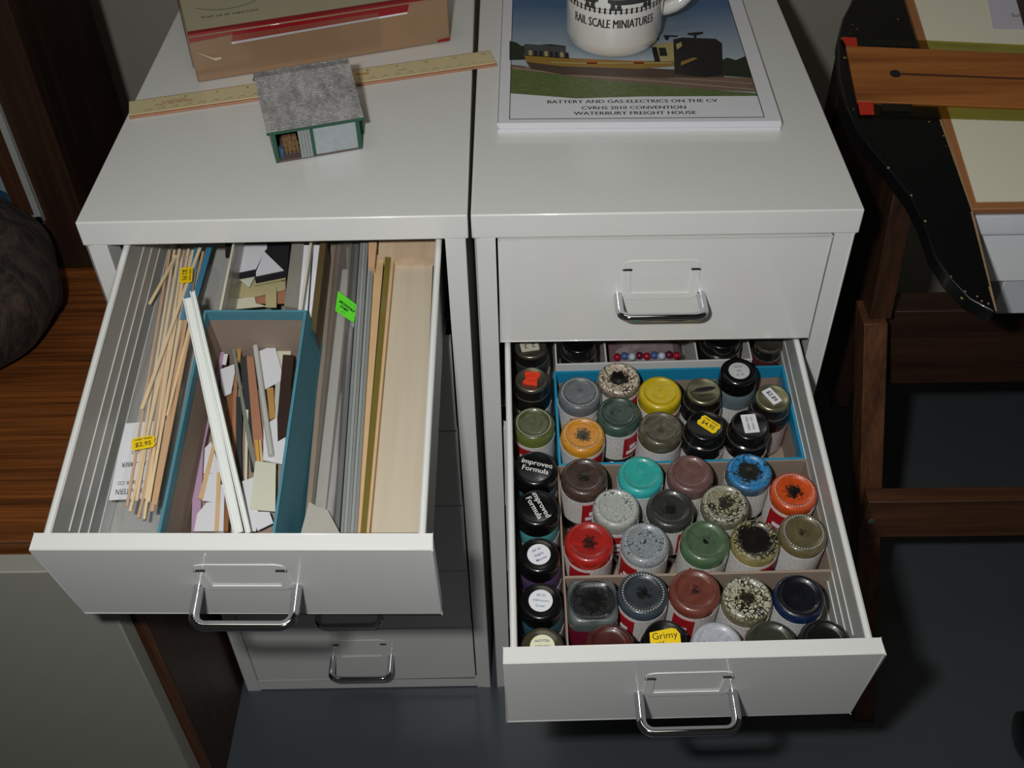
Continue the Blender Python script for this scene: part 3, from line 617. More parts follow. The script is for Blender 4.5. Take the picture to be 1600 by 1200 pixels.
scr = [
 ([(343, 550), (351, 550), (318, 700), (312, 830), (299, 830), (303, 690)], LILAC, 'lilac strip lying along the left wall of the long blue box', 'strip'),
 ([(433, 545), (455, 543), (446, 650), (428, 650)], CREAMC, 'cream card behind the dark brown slab', 'card'),
 ([(357, 610), (367, 610), (360, 700), (349, 700)], BROWN, 'short brown wood strip left of the black rod', 'wood strip'),
 ([(366, 570), (371, 570), (368, 760), (362, 700)], TERRA, 'narrow reddish strip beside the long grey-green one', 'strip'),
 ([(375, 560), (384, 555), (403, 700), (401, 735), (392, 735)], CHAR, 'long charcoal strip in the middle of the long blue box', 'strip'),
 ([(385, 557), (396, 557), (411, 690), (408, 740), (400, 740)], TERRA, 'broad terracotta strip beside the grey tube', 'strip'),
 ([(369, 620), (379, 620), (377, 690), (378, 765), (368, 765)], CHAR, 'black bent rod left of the grey-green strip', 'rod'),
 ([(384, 640), (388, 640), (386, 750), (382, 750)], CREAMC, 'very thin cream strip between black strips', 'strip'),
 ([(362, 543), (367, 543), (380, 620), (399, 715), (398, 735), (388, 700), (372, 600)], GREYG, 'long thin grey-green strip crossing the black ones', 'strip'),
 ([(370, 540), (377, 543), (375, 563), (371, 563)], OCH, 'small orange-brown stub at the far end of the scraps', 'wood scrap'),
 ([(417, 607), (427, 605), (430, 652), (421, 655)], OCH, 'ochre wood strip poking from under the white card', 'wood strip'),
 ([(430, 600), (438, 595), (434, 660), (430, 655)], GTUBE, 'pale grey strip beside the ochre one', 'strip'),
 ([(404, 549), (429, 539), (444, 592), (412, 609)], WHITEC, 'white card with a pointed lower corner near the far end of the blue box', 'card'),
 ([(350, 553), (356, 553), (353, 570), (347, 569)], WHITEC, 'small jagged white scrap near the far end', 'card scrap'),
 ([(344, 577), (366, 569), (367, 582), (361, 614), (350, 619), (345, 603)], WHITEC, 'five-sided white card left of the strips', 'card'),
 ([(442, 554), (459, 555), (447, 690), (430, 690)], DKBR, 'dark chocolate brown slab against the right wall of the blue box', 'slab'),
 ([(412, 665), (433, 652), (434, 690), (446, 683), (444, 726), (411, 719)], WHITEC, 'white torn sheet in front of the dark slab', 'sheet'),
 ([(398, 687), (403, 687), (406, 722), (402, 722)], mat('golden_wood_strip', (206, 160, 60), .6), 'short golden strip above the greenish card', 'wood strip'),
 ([(404, 687), (408, 687), (411, 720), (407, 722)], TANS, 'short tan strip above the greenish card', 'wood strip'),
 ([(320, 700), (330, 690), (345, 738), (318, 740)], WHITEC, 'white sheet under the tan strip at left', 'sheet'),
 ([(318, 742), (340, 738), (337, 785), (316, 782)], WHITEC, 'squarish white card at left of the tan strips', 'card'),
 ([(334, 685), (338, 692), (317, 781), (310, 778)], TANS, 'slanting tan wood strip at left of the white channel', 'wood strip'),
 ([(303, 830), (308, 803), (323, 785), (338, 784), (336, 830)], WHITEC, 'white card with a cut corner at the near left end', 'card'),
 ([(339, 737), (345, 740), (342, 830), (335, 830)], TANS, 'straight tan wood strip next to the near left card', 'wood strip'),
 ([(345, 757), (351, 757), (349, 830), (342, 830)], WHITEC, 'narrow white strip between tan and brown strips', 'strip'),
 ([(352, 778), (358, 805), (356, 830), (349, 830)], BROWN, 'brown wood strip beside the front of the white channel', 'wood strip'),
 ([(378, 752), (398, 745), (403, 800), (400, 830), (386, 830)], WHITEC, 'white triangular card under the greenish one', 'card'),
 ([(395, 799), (421, 800), (427, 817), (402, 829)], WHITEC, 'white four-sided card at the near right end', 'card'),
 ([(399, 720), (431, 724), (430, 799), (390, 796)], CREAM2, 'greenish cream rectangular card near the right wall', 'card'),
]
for i, (px, m, lab, cat) in enumerate(scr):
    z0 = -.0600 + i * .00035
    flat('scrap_' + cat.replace(' ', '_'), lab, cat, px, z0, .0008 if cat in ('card', 'sheet', 'card scrap') else .0028, m, G2)
# heap of further offcuts that the visible ones rest on
tag(MB().box((ZL[0] + .001, ZL[2] + .001, FLOORZ + .0013), (ZL[1] - .001, ZL[3] - .03, -.0640)).build('offcut_heap', CARD, None, ML, bevel=.002), 'bed of offcuts filling the bottom of the long blue box', 'offcuts', kind='stuff')
xr = ZL[1] + .0018; bs = MB().prism([(xr, ZL[2] - .001, -.0130), (xr + .0095, ZL[2] - .001, -.0840), (xr, ZL[2] - .001, -.0865)], (0, ZL[3] - ZL[2] + .002, 0)).build('tilted_side_wedge', TEALC, [o for o in COL.objects if o.name.startswith('long_box')][0])  # wedge added so the teal side tilts up and catches more flash
a = lp(399, 541, -.052); c = lp(424, 712, -.052)
tag(MB().tube([(0, 0, 0), c - a], .0021, 12).build('grey_tube', GTUBE, None, ML @ Matrix.Translation(a)), 'round light grey tube lying between terracotta strip and white card', 'tube', G2)
# two white plastic channels leaning over the rim of the long box
def px_of(P):
    q = RC.transposed() @ (ML @ P - CAM); return 800 + FOC * q.x / -q.z, 600 - FOC * q.y / -q.z
for nm, fx, mx, wd, ht, lab, ytop in (('white_channel', 372, 313.5, .0068, .0050, 'wide white plastic channel leaning diagonally across the long blue box', 466), ('white_channel', 387.5, 324.5, .0036, .0060, 'narrow white plastic channel lying against the right side of the wide one', 456)):
    Pf = lp(fx, 832, -.040); Pc = lp(mx, 560, -.0070); d = (Pc - Pf); k = 1.0
    while px_of(Pf + d * k)[1] > ytop and k < 3: k += .01
    Ln = (d * k).length; X = (d * k).normalized(); Zv = Vector((0, 0, 1)); Y = Zv.cross(X).normalized(); Zv = X.cross(Y)
    M4 = Matrix(((X.x, Y.x, Zv.x, Pf.x), (X.y, Y.y, Zv.y, Pf.y), (X.z, Y.z, Zv.z, Pf.z), (0, 0, 0, 1)))
    b = MB(); w2 = wd / 2
    b.prism([(0, -w2, -ht), (0, w2, -ht), (0, w2, 0), (0, w2 - .0011, 0), (0, w2 - .0011, -ht * .25), (0, -w2 + .0011, -ht * .25), (0, -w2 + .0011, 0), (0, -w2, 0)], (Ln, 0, 0))
    tag(b.build(nm, STYR, None, ML @ M4, bevel=.0003), lab, 'plastic channel', 'white channels across the blue box')
# bag of basswood strips
bagM = ML
rs = random.Random(4)
wbag = [((266, 392), (199, 792)), ((273, 392), (208, 790)), ((281, 390), (214, 783)), ((288, 392), (222, 788)), ((295, 390), (228, 780)), ((302, 392), (233, 785)), ((309, 400), (238, 800)), ((313, 388), (222, 640)), ((298, 400), (240, 760)), ((318, 394), (246, 700)), ((276, 400), (234, 476)), ((289, 420), (204, 800)), ((307, 410), (217, 810)), ((285, 404), (226, 812)), ((322, 410), (262, 650)), ((312, 440), (243, 790))]
WD1 = mat('pale_basswood', (236, 208, 162), .55, var=.1, scale=70); WD2 = mat('pinkish_basswood', (208, 168, 128), .55, var=.1, scale=70)
for i, (pa, pb) in enumerate(wbag):
    z = -.060 + (i % 8) * .0012; A = lp(pa[0], pa[1], z - .004); B = lp(pb[0], pb[1], z + .002)
    d = B - A; Y = Vector((0, 0, 1)).cross(d).normalized() * (.0008 + .0005 * rs.random())
    o = MB().prism([A - A + Y, A - A - Y, A - A - Y + Vector((0, 0, .0012)), A - A + Y + Vector((0, 0, .0012))], d).build('basswood_strip', WD1 if i % 3 else WD2, None, ML @ Matrix.Translation(A))
    tag(o, 'short splintered basswood strip sticking out sideways at the far left of the bag' if i == 10 else 'long pale basswood strip in the clear bag along the left side of the drawer', 'wood strip', 'basswood strips in the bag')
for i, (pa, pb) in enumerate((((309, 388), (286, 500)), ((328, 386), (304, 470)))):
    A = lp(*pa, -.056); B = lp(*pb, -.054); d = B - A; Y = Vector((0, 0, 1)).cross(d).normalized() * .0022
    tag(MB().prism([Y, -Y, -Y + Vector((0, 0, .0012)), Y + Vector((0, 0, .0012))], d).build('blue_strip', mat('blue_card_strip', (62, 128, 160), .5), None, ML @ Matrix.Translation(A)), ['blue strip between the basswood strips', 'blue strip right of the basswood strips'][i], 'strip', 'blue strips beside the basswood')
cn = [lp(170, 782, -.0595), lp(246, 778, -.0595), lp(268, 656, -.0595), lp(196, 662, -.0595)]
cc = sum(cn, Vector()) / 4; X = ((cn[0] - cn[1]) + (cn[3] - cn[2])).normalized(); Z = Vector((0, 0, 1)); Y = Z.cross(X)
MC = ML @ Matrix(((X.x, Y.x, Z.x, cc.x), (X.y, Y.y, Z.y, cc.y), (X.z, Y.z, Z.z, cc.z), (0, 0, 0, 1)))
LI = Matrix(((X.x, Y.x, Z.x), (X.y, Y.y, Z.y), (X.z, Y.z, Z.z))).transposed()
card = MB().prism([LI @ (p - cc) for p in cn], (0, 0, .0003)).build('header_card', PAPER, None, MC); tag(card, 'white printed header card lying upside down under the basswood strips', 'card')
cwid = (cn[0] - cn[1]).length; chei = (cn[3] - cn[0]).length
zc = .00036
for s, f, dy, sz in (('NORTHEASTERN', .86, .40, .0060), ('SCALE LUMBER CO', .82, .29, .0042), ('SCALE LUMBER', .78, .055, .0052), ('1  PIECES', .42, -.10, .0036), ('4 x 2 x 1.10', .46, -.24, .0036)):
    text(s, sz, INK, card, T3(0, chei * dy, zc), fitw=cwid * f, bold=.01)
# the bag itself: thin clear film over strips
b = MB(); n = 20; k = 9; vs = []
L0, L1 = lp(248, 388, -.052), lp(160, 812, -.052); R0, R1 = lp(330, 386, -.052), lp(240, 812, -.052)
L0.x = max(L0.x, .011); L1.x = max(L1.x, .011); R0.x = min(R0.x, .068); R1.x = min(R1.x, .0690)
for i in range(n + 1):
    u = i / n; a0 = L0.lerp(L1, u); a1 = R0.lerp(R1, u)
    for j in range(k):
        v = j / (k - 1); p = a0.lerp(a1, v); p.z = -.0855 + .0365 * (1 - abs(2 * v - 1) ** 4) * (1 if 0 < i < n else .5) + .0012 * noise.noise(p * 90); vs.append(p)
FILM = mat('thin_clear_polythene', (226, 228, 232), .12, alpha=.10, var=.02, scale=200, bump=.6)
wb_ = b.add(vs, [(i * k + j, (i + 1) * k + j, (i + 1) * k + j + 1, i * k + j + 1) for i in range(n) for j in range(k - 1)]).build('clear_bag', FILM, None, ML); tag(wb_, 'clear polythene bag around the basswood strips', 'plastic bag')
# its two yellow price stickers
for (px, py, rot, l2, lab) in ((224, 692, .22, ('HOBBY TRAINS', '$2.95'), 'flat'), (291, 430, -1.45, ('HOBBY TRAINS', '$2.95'), 'up')):
    p = lp(px, py, -.0475)
    st = MB().poly(notched(.0165, .0098), 0, .0003).build('price_sticker', YEL, wb_, Matrix.Translation(p) @ RZ(rot))
    text(l2[0], .0017, INK, st, T3(0, .0030, .0004), bold=.03); text(l2[1], .0050, INK, st, T3(0, -.0012, .0004), bold=.01)
# back tray with black foam and white offcuts
CLW = mat('cloudy_clear_plastic', (176, 176, 168), .3, alpha=.55, var=.05)
ZT = (.0800, .1370, .1960, .318)
tr = open_box('plastic_tray', 'cloudy clear plastic tray behind the long blue box holding black and white offcuts', ML, ZT, -.020, [CLW])
for x in (ZT[0] - .0006, ZT[1] + .0006): MB().box((x - .0009, ZT[2], -.0202), (x + .0009, ZT[3], -.0188)).build('cream_rim', CREAMC, tr, bevel=.0003)
OLIVE = mat('pale_olive_card', (178, 168, 124), .6, var=.1); BLK = mat('matt_black_foam', (20, 20, 24), .9)
G3 = 'offcuts in the clear back tray'
back = [([(356, 420), (447, 424), (447, 474), (356, 474)], TERRA, 'tan card lining the bottom of the clear tray', -.0560), ([(356, 432), (446, 440), (446, 452), (388, 466), (356, 462)], OLIVE, 'pale olive card strip lying across the clear tray', -.0530),
        ([(353, 468), (398, 464), (400, 474), (416, 478), (352, 484)], CREAMC, 'cream card at the near end of the clear tray', -.0520), ([(427, 448), (432, 448), (432, 480), (415, 480), (415, 458), (427, 456)], OLIVE, 'L-shaped olive strip in the clear tray', -.0500), ([(366, 430), (400, 429), (389, 449)], CREAM2, 'pale triangular card tip under the black foam', -.0485),
        ([(400, 438), (448, 428), (446, 436), (396, 446)], OLIVE, 'narrow olive strip under the black foam', -.0480)]
for px, m, lab, z in back: flat('card_offcut', lab, 'card', px, z, .0008, m, G3)
flat('black_foam', 'black foam sheet with square steps under the white offcuts at the back', 'foam sheet', [(352, 378), (452, 374), (449, 429), (399, 439), (398, 428), (364, 434), (360, 398), (352, 400)], -.0440, .003, BLK)
flat('card_offcut', 'white house-shaped card on the black foam', 'card', [(360, 395), (373, 382), (417, 381), (417, 388), (413, 393), (400, 420), (366, 427)], -.0435, .0009, WHITEC, G3)
flat('card_offcut', 'white triangular card on the black foam', 'card', [(413, 393), (443, 422), (400, 431), (400, 425)], -.0430, .0009, WHITEC, G3)
# tall sheets on edge beside the tray
G4 = 'long sheets standing on edge in the left drawer'
CLG = mat('smoky_clear_sheet', (150, 146, 136), .25, alpha=.8)
for px, m, lab, h in (([(456, 381), (475, 381), (466, 482), (444, 478)], CLG, 'smoky clear plastic sheet beside the back tray', .045), ([(475, 383), (488, 383), (479, 503), (466, 484)], PAPER, 'wide white sheet on edge beside the back tray', .045),
                      ([(488, 382), (490.5, 382), (481.5, 507), (479, 503)], CHAR, 'thin black sheet on edge between white ones', .045), ([(490.5, 383), (500, 383), (484.5, 510), (481.5, 507)], PAPER, 'narrow white sheet on edge right of the black one', .045),
                      ([(500, 378), (510, 377), (493, 522), (484.5, 510)], mat('dark_olive_brown_strip', (92, 76, 46), .4), 'dark olive brown strip right of the white sheets', .045)):
    flat('long_sheet', lab, 'sheet', px, -.027, h, m, G4)
# sleeve with white strips
SL = mat('grey_beige_film_sleeve', (150, 140, 130), .2, alpha=.45, var=.1, scale=60, bump=.3, coat=.3)
sl = thing('film_sleeve', 'long cloudy plastic sleeve of white strips with a bright green price sticker', 'plastic sleeve', ML)
def longstrip(parent, name, m, ends, z, h, bevel=.0008, rnd=False, z2=None):
    (a0, a1), (b0, b1) = ends; z2 = z if z2 is None else z2
    P = [lp(*a0, z), lp(*a1, z), lp(*b1, z2), lp(*b0, z2)]
    return MB().prism(P, (0, 0, -h)).build(name, m, parent, bevel=bevel)
longstrip(sl, 'backing_strip', mat('brown_grey_backing', (136, 122, 106), .5, var=.1), (((516, 379), (533, 379)), ((474, 831), (486, 831))), -.052, .033)
longstrip(sl, 'white_strip', STYR, (((534, 420), (547, 420)), ((487, 831), (505, 831))), -.046, .038, z2=-.046)
longstrip(sl, 'white_strip', WHITEC, (((548, 480), (556, 480)), ((506, 831), (518, 831))), -.044, .040)
longstrip(sl, 'dark_strip', mat('slate_strip', (104, 106, 104), .4), (((546, 379), (562, 379)), ((519, 831), (530, 831))), -.044, .040)
b = MB(); n = 22; k = 9; vs = []
L0, L1 = lp(513, 379, -.045), lp(468, 832, -.045); R0, R1 = lp(562, 379, -.036), lp(531, 832, -.036)
for i in range(n + 1):
    u = i / n; a0 = L0.lerp(L1, u); a1 = R0.lerp(R1, u); a0.x = max(a0.x, .1436)
    for j in range(k):
        v = j / (k - 1); p = a0.lerp(a1, v); p.z = -.086 + (.040 + .012 * v) * (1 - abs(2 * v - 1) ** 5) + .0022 * noise.noise(Vector((p.x * 160, p.y * 25, 0))); vs.append(p)
b.add(vs, [(i * k + j, (i + 1) * k + j, (i + 1) * k + j + 1, i * k + j + 1) for i in range(n) for j in range(k - 1)]).build('film', SL, sl, angle=60)
tf = [lp(*q, -.0345) for q in ((483, 784), (497, 792), (512, 797), (531, 833), (470, 833))]; MB().prism(tf, (0, 0, -.0012)).build('torn_film_end', mat('milky_film', (186, 182, 172), .3, alpha=.85, coat=.5), sl)
GRN = mat('fluorescent_green_sticker', (96, 226, 44), .5, var=.02)
p = [lp(*q, -.0330) for q in ((528, 455), (558, 477), (553, 505), (524, 486))]
c = sum(p, Vector()) / 4
st = MB().prism([q - c for q in p], (0, 0, .0004)).build('price_sticker', GRN, sl, Matrix.Translation(c))
e = (p[1] - p[0]); ang = math.atan2(e.y, e.x)
for s, sz, dy in (('1. 1. 0. 9', .0026, .0042), ('BROADDALE', .0027, .0010), ('HOBBY', .0025, -.0018), ('2   8 9', .0030, -.0050)):
    text(s, sz, INK if sz in (.0027, .0025) else mat('faint_green_ink', (50, 130, 40), .6), st, RZ(ang) @ T3(0, dy, .0005), bold=.05 if sz in (.0027, .0025) else 0)
# grey strips, tan strip, olive strip and balsa sheets
GR1 = mat('mid_grey_plastic_sheet', (150, 152, 148), .35, coat=.3); GR2 = mat('cool_grey_plastic_sheet', (130, 136, 134), .35, coat=.3)
for i in range(5):
    x0b, x1b = 563 + i * 4.3, 563 + (i + 1) * 4.3 - .5; x0f, x1f = 532 + i * 5.2, 532 + (i + 1) * 5.2 - .5
    pts = [(x0b, 400 if i > 2 else 379), (x1b, 400 if i > 2 else 379), (x1f, 832), (x0f, 832)]
    flat('grey_sheet', 'thin grey plastic sheet standing on edge among its like, right of the film sleeve', 'sheet', pts, -.030, .050, GR1 if i % 2 else GR2, 'grey plastic sheets on edge')
flat('tan_strip', 'long tan wood strip right of the grey sheets', 'wood strip', [(586, 398), (600, 398), (563, 832), (559, 832)], -.034, .045, TANS)
flat('olive_strip', 'long shiny olive strip left of the balsa sheets', 'strip', [(602, 400), (611, 400), (572, 832), (563, 832)], -.030, .050, mat('olive_varnished_strip', (116, 102, 46), .3, coat=.4))
flat('tan_strip', 'thin tan strip between olive strip and balsa sheet', 'wood strip', [(611, 400), (616, 400), (577, 832), (572, 832)], -.032, .048, TANS)
BAL = wood('balsa_wood', (188, 176, 154), (204, 192, 170), 1, 30, .05, .6)
flat('balsa_sheet', 'broad pale balsa sheet along the right side of the left drawer', 'balsa sheet', [(617, 398), (677, 398), (657, 832), (578, 832)], -.040, .0468, BAL)
flat('balsa_block', 'pale wood block across the far end of the balsa sheet', 'wood block', [(592, 376), (684, 374), (681, 402), (591, 402)], -.030, .010, wood('pale_wood_block', (188, 164, 136), (214, 190, 160), 1, 40, .05))
flat('pink_strip', 'short pinkish wood strip at the back beside the grey sheets', 'wood strip', [(576, 378), (589, 378), (585, 417), (575, 417)], -.026, .03, WD2)
# ================================================================= ON TOP OF THE CABINETS
# postal carton
a0 = Vector((-.2359, .199, HT)); ang = .315; MBX = Matrix.Translation(a0) @ RZ(ang); BW, BD, BH = .2222, .205, .0415
carton = thing('postal_carton', 'tan cardboard postal carton with cream and red printed lid, taped, on the left cabinet', 'carton', MBX)
def on(M, px, py, z):
    Mi = M.inverted(); c = Mi @ CAM; d = Mi.to_3x3() @ ray(px, py); return c + d * ((z - c.z) / d.z)
MB().box((0, 0, .0002), (BW, BD, BH)).build('carton_body', TAN, carton, bevel=.0015)
LID = mat('cream_printed_board', (176, 168, 140), .5, var=.04); TAPE = mat('clear_parcel_tape', (170, 140, 110), .12, alpha=.12, coat=1)
DRED = mat('dark_red_print', (140, 16, 26), .35, var=.12)
lid = MB().box((.001, -.0015, BH + .0012), (BW + .001, BD, BH + .0026)).build('lid_flap', LID, carton, bevel=.0004)
MB().box((.001, -.0018, BH + .0026), (BW + .001, .0035, BH + .0028)).box((.001, -.0019, BH + .0010), (BW + .001, -.0014, BH + .0028)).build('red_border', DRED, lid)
p = on(MBX, 359, 20.5, BH + .003); text('Visit us at usps.com', .0068, INK, lid, T3(p.x, p.y, BH + .00275) @ RZ(-.01), fitw=.048)
b = MB(); pts = []
for i in range(15): a = -2.6 + i / 14 * 2.3; pts.append((p.x + .0 + .030 * math.cos(a), p.y + .032 + .022 * math.sin(a), BH + .0027))
b.tube(pts, .0002, 5).build('thin_curve_print', INK, lid)
# front red flap and tape
MB().prism([(.037, -.0008, BH - .001), (.037 + .150, -.0008, BH - .001), (.037 + .148, -.0008, BH - .0075), (.034, -.0008, BH - .0095)], (0, -.0006, 0)).build('red_flap', DRED, carton)
MB().prism([(.034, -.0008, BH - .0095), (.185, -.0008, BH - .0075), (.185, -.0008, BH - .0090), (.034, -.0008, BH - .0115)], (0, -.0007, 0)).build('white_flap_edge', PAPER, carton)
MB().prism([(.0, -.0004, BH - .001), (.037, -.0004, BH - .001), (.036, -.0004, BH - .0035), (.0, -.0004, BH - .0055)], (0, -.0004, 0)).build('red_print', mat('faded_red_print', (140, 60, 56), .5), carton)
tp = MB().prism([(-.0004, -.0015, .006), (BW * .72, -.0015, .006), (BW * .72, -.0015, BH - .004), (-.0004, -.0015, BH - .004)], (0, -.0002, 0)).build('clear_tape', TAPE, carton)
MB().prism([(.004, -.0018, BH - .013), (.018, -.0018, BH - .023), (.023, -.0018, BH - .0225), (.023, -.0018, BH - .0205), (.017, -.0018, BH - .0205)], (0, -.0006, 0)).build('tape_crease', mat('shiny_crease', (190, 170, 140), .1, coat=1), tp)
MB().prism([(BW - .012, -.0006, .0015), (BW - .001, -.0006, .0015), (BW - .001, -.0006, .0045), (BW - .012, -.0006, .0035)], (0, -.0003, 0)).build('red_corner_print', DRED, carton)
MB().box((-.0012, .004, .012), (-.0004, BD, BH - .002)).build('shaded_side', mat('shaded_tan_board', (84, 66, 50), .7), carton)  # sheet over the left side in darkened tan, shade put into the colour
# scale rule
r0 = Vector((-.2791, .1402, HT)); r1 = Vector((.0175, .2200, HT)); RLn = (r1 - r0).length; rang = math.atan2(r1.y - r0.y, r1.x - r0.x)
RM = Matrix.Translation(r0) @ RZ(rang); RWd = .0262
ruler = thing('wooden_rule', 'wooden scale rule with reddish edge lying across both cabinet tops', 'ruler', RM)
RW_ = mat('varnished_boxwood', (216, 202, 156), .35, var=.06, coat=.3); RINK = mat('brown_rule_ink', (120, 76, 30), .5)
MB().box((0, .0025, .0002), (RLn, RWd, .0026)).build('rule_body', RW_, ruler, bevel=.0004)
MB().box((0, 0, .0002), (RLn, .0028, .0022)).build('red_edge', mat('worn_red_brown_edge', (176, 124, 94), .45, var=.15, scale=90), ruler, bevel=.0004)
b = MB()
for i in range(int(RLn / .00317)):
    x = .004 + i * .00317; h = .0042 if i % 8 == 0 else (.0028 if i % 4 == 0 else .0016); b.box((x, RWd - h, .0026), (x + .00025, RWd - .0004, .00268))
b.box((.001, RWd - .0008, .0026), (RLn - .001, RWd - .0004, .00268))
for i in range(27):
    x = .012 + i * .0109; b.box((x, .0045, .0026), (x + .0003, .0075, .00268)); b.box((x + .0055, .0045, .0026), (x + .0057, .0062, .00268))
for i in range(130):
    x = .004 + i * .0023
    if x < RLn - .004: b.box((x, .0034, .0026), (x + .0002, .0046, .00268))
b.build('graduation_mark', RINK, ruler)
b = MB(); MB
for i in range(12): text(str(i + 1) if i < 12 else '', .0044, RINK, ruler, T3(.0254 * (i + 1) - .005, RWd - .0052, .00262), bold=.01, name='inch_number')
for i in range(26): text(str(130 - i * 5), .0034, RINK, ruler, T3(.0152 + i * .0109, .0078, .00262), name='scale_number')
text('SCALE RULES\nPhone  000 000 0000', .0034, mat('red_rule_ink', (160, 60, 30), .5), ruler, T3(.036, .0150, .00262), bold=.015, name='rule_print')
text('foto', .0066, mat('orange_rule_ink', (190, 120, 30), .5), ruler, T3(.193, .0165, .00262), bold=.03, name='rule_print')
text('www. . . . . . .', .0034, RINK, ruler, T3(.232, .0135, .00262), bold=.01, name='rule_print')
# shed model
SM = Matrix.Translation((-.1495, .0715, HT)) @ RZ(.292)
shed = thing('model_shed', 'miniature open-fronted shed with grey shingle roof and green trim on the left cabinet', 'model building', SM)
GT = mat('dark_green_paint', (36, 82, 62), .6, var=.15, scale=200); 
def boards(name, c1, c2, axis, sc):
    m, nt, bb = nodes(name); tc = N(nt, 'ShaderNodeTexCoord'); sp = N(nt, 'ShaderNodeSeparateXYZ'); L(nt, tc.outputs['Object'], sp.inputs[0])
    mu = N(nt, 'ShaderNodeMath', operation='MULTIPLY'); mu.inputs[1].default_value = sc; L(nt, sp.outputs[axis], mu.inputs[0])
    fr = N(nt, 'ShaderNodeMath', operation='FRACT'); L(nt, mu.outputs[0], fr.inputs[0])
    gt = N(nt, 'ShaderNodeMath', operation='LESS_THAN'); gt.inputs[1].default_value = .2; L(nt, fr.outputs[0], gt.inputs[0])
    nz = N(nt, 'ShaderNodeTexNoise', Scale=180.0, Detail=4); L(nt, tc.outputs['Object'], nz.inputs['Vector'])
    mm = N(nt, 'ShaderNodeMath', operation='MULTIPLY_ADD'); mm.inputs[1].default_value = .55; L(nt, gt.outputs[0], mm.inputs[0])
    m3 = N(nt, 'ShaderNodeMath', operation='MULTIPLY'); m3.inputs[1].default_value = .4; L(nt, nz.outputs['Fac'], m3.inputs[0]); L(nt, m3.outputs[0], mm.inputs[2])
    mx = N(nt, 'ShaderNodeMix', data_type='RGBA'); mx.inputs['A'].default_value = srgb(*c1); mx.inputs['B'].default_value = srgb(*c2)
    L(nt, mm.outputs[0], mx.inputs['Factor']); L(nt, mx.outputs['Result'], bb.inputs['Base Color']); bb.inputs['Roughness'].default_value = .7; return m
SIDING = boards('weathered_blue_grey_clapboard', (178, 186, 186), (92, 104, 108), 2, 900); PLANK = boards('weathered_grey_planks', (150, 156, 152), (84, 90, 90), 0, 420)
SWx, SD, SH = .0665, .079, .0275
MB().box((0, 0, .0002), (SWx, SD, .0016)).build('shed_floor', mat('dusty_brown_floor', (98, 84, 82), .9, var=.25, scale=300), shed)
MB().box((.0305, .0006, .0016), (.0640, .0016, SH)).box((SWx - .0012, .001, .0016), (SWx - .0004, SD, SH)).box((.0004, .001, .0016), (.0012, SD, SH)).box((.0005, SD - .001, .0016), (SWx - .0005, SD, SH)).build('clapboard_wall', SIDING, shed)
for xa, xb in ((0, .0030), (.0285, .0310), (.0636, .0666)): MB().box((xa, -.0006, .0012), (xb, .0022, SH)).build('corner_post', GT, shed)
MB().box((0, -.0006, SH - .0022), (.030, .0006, SH)).build('door_header', GT, shed)
MB().box((.0195, -.0014, .0018), (.0285, -.0004, SH - .001)).build('sliding_door', PLANK, shed)
MB().box((SWx + .0004, .020, .001), (SWx + .0055, .0215, .022)).box((SWx + .0004, .032, .006), (SWx + .0045, .0335, .024)).build('side_door', GT, shed)
b = MB(); b.prism([(.001, .0005, SH), (.001, SD, SH), (.001, SD / 2, .0505)], (.0008, 0, 0)); b.prism([(SWx - .0018, .0005, SH), (SWx - .0018, SD, SH), (SWx - .0018, SD / 2, .0505)], (.0008, 0, 0)); b.build('gable', SIDING, shed)
mS, nt, bb = nodes('grey_weathered_shingles'); tc = N(nt, 'ShaderNodeTexCoord'); bk = N(nt, 'ShaderNodeTexBrick', Scale=1.0); mp = N(nt, 'ShaderNodeMapping'); mp.inputs['Scale'].default_value = (330, 330, 330)
L(nt, tc.outputs['Object'], mp.inputs['Vector']); L(nt, mp.outputs['Vector'], bk.inputs['Vector']); bk.inputs['Color1'].default_value = srgb(150, 148, 146); bk.inputs['Color2'].default_value = srgb(184, 182, 180); bk.inputs['Mortar'].default_value = srgb(116, 114, 110); bk.inputs['Mortar Size'].default_value = .06; bk.inputs['Brick Width'].default_value = .7; bk.inputs['Row Height'].default_value = .55
nz = N(nt, 'ShaderNodeTexNoise', Scale=110.0, Detail=5); mp2 = N(nt, 'ShaderNodeMapping'); mp2.inputs['Scale'].default_value = (1, .3, 1); L(nt, tc.outputs['Object'], mp2.inputs['Vector']); L(nt, mp2.outputs['Vector'], nz.inputs['Vector']); rp = N(nt, 'ShaderNodeValToRGB'); rp.color_ramp.elements[0].position = .35; rp.color_ramp.elements[0].color = (.55, .56, .56, 1); rp.color_ramp.elements[1].position = .65; rp.color_ramp.elements[1].color = (1, 1, 1, 1); L(nt, nz.outputs['Fac'], rp.inputs[0])
mx = N(nt, 'ShaderNodeMix', data_type='RGBA', blend_type='MULTIPLY'); mx.inputs['Factor'].default_value = 1; L(nt, bk.outputs['Color'], mx.inputs['A']); L(nt, rp.outputs[0], mx.inputs['B']); L(nt, mx.outputs['Result'], bb.inputs['Base Color']); bb.inputs['Roughness'].default_value = .85
bp = N(nt, 'ShaderNodeBump', Strength=.3, Distance=.0003); L(nt, bk.outputs['Fac'], bp.inputs['Height']); bp.invert = True; L(nt, bp.outputs['Normal'], bb.inputs['Normal'])
RX0, RX1 = -.0028, .0700; b = MB()
b.prism([(RX0, -.0032, .0270), (RX0, .0405, .0515), (RX0, .0405, .0531), (RX0, -.0034, .0286)], (RX1 - RX0, 0, 0)); b.prism([(RX0, .0395, .0515), (RX0, SD + .003, .0272), (RX0, SD + .003, .0288), (RX0, .0395, .0531)], (RX1 - RX0, 0, 0))
b.build('shingle_roof', mS, shed); 
rag = MB(); rr = random.Random(3)
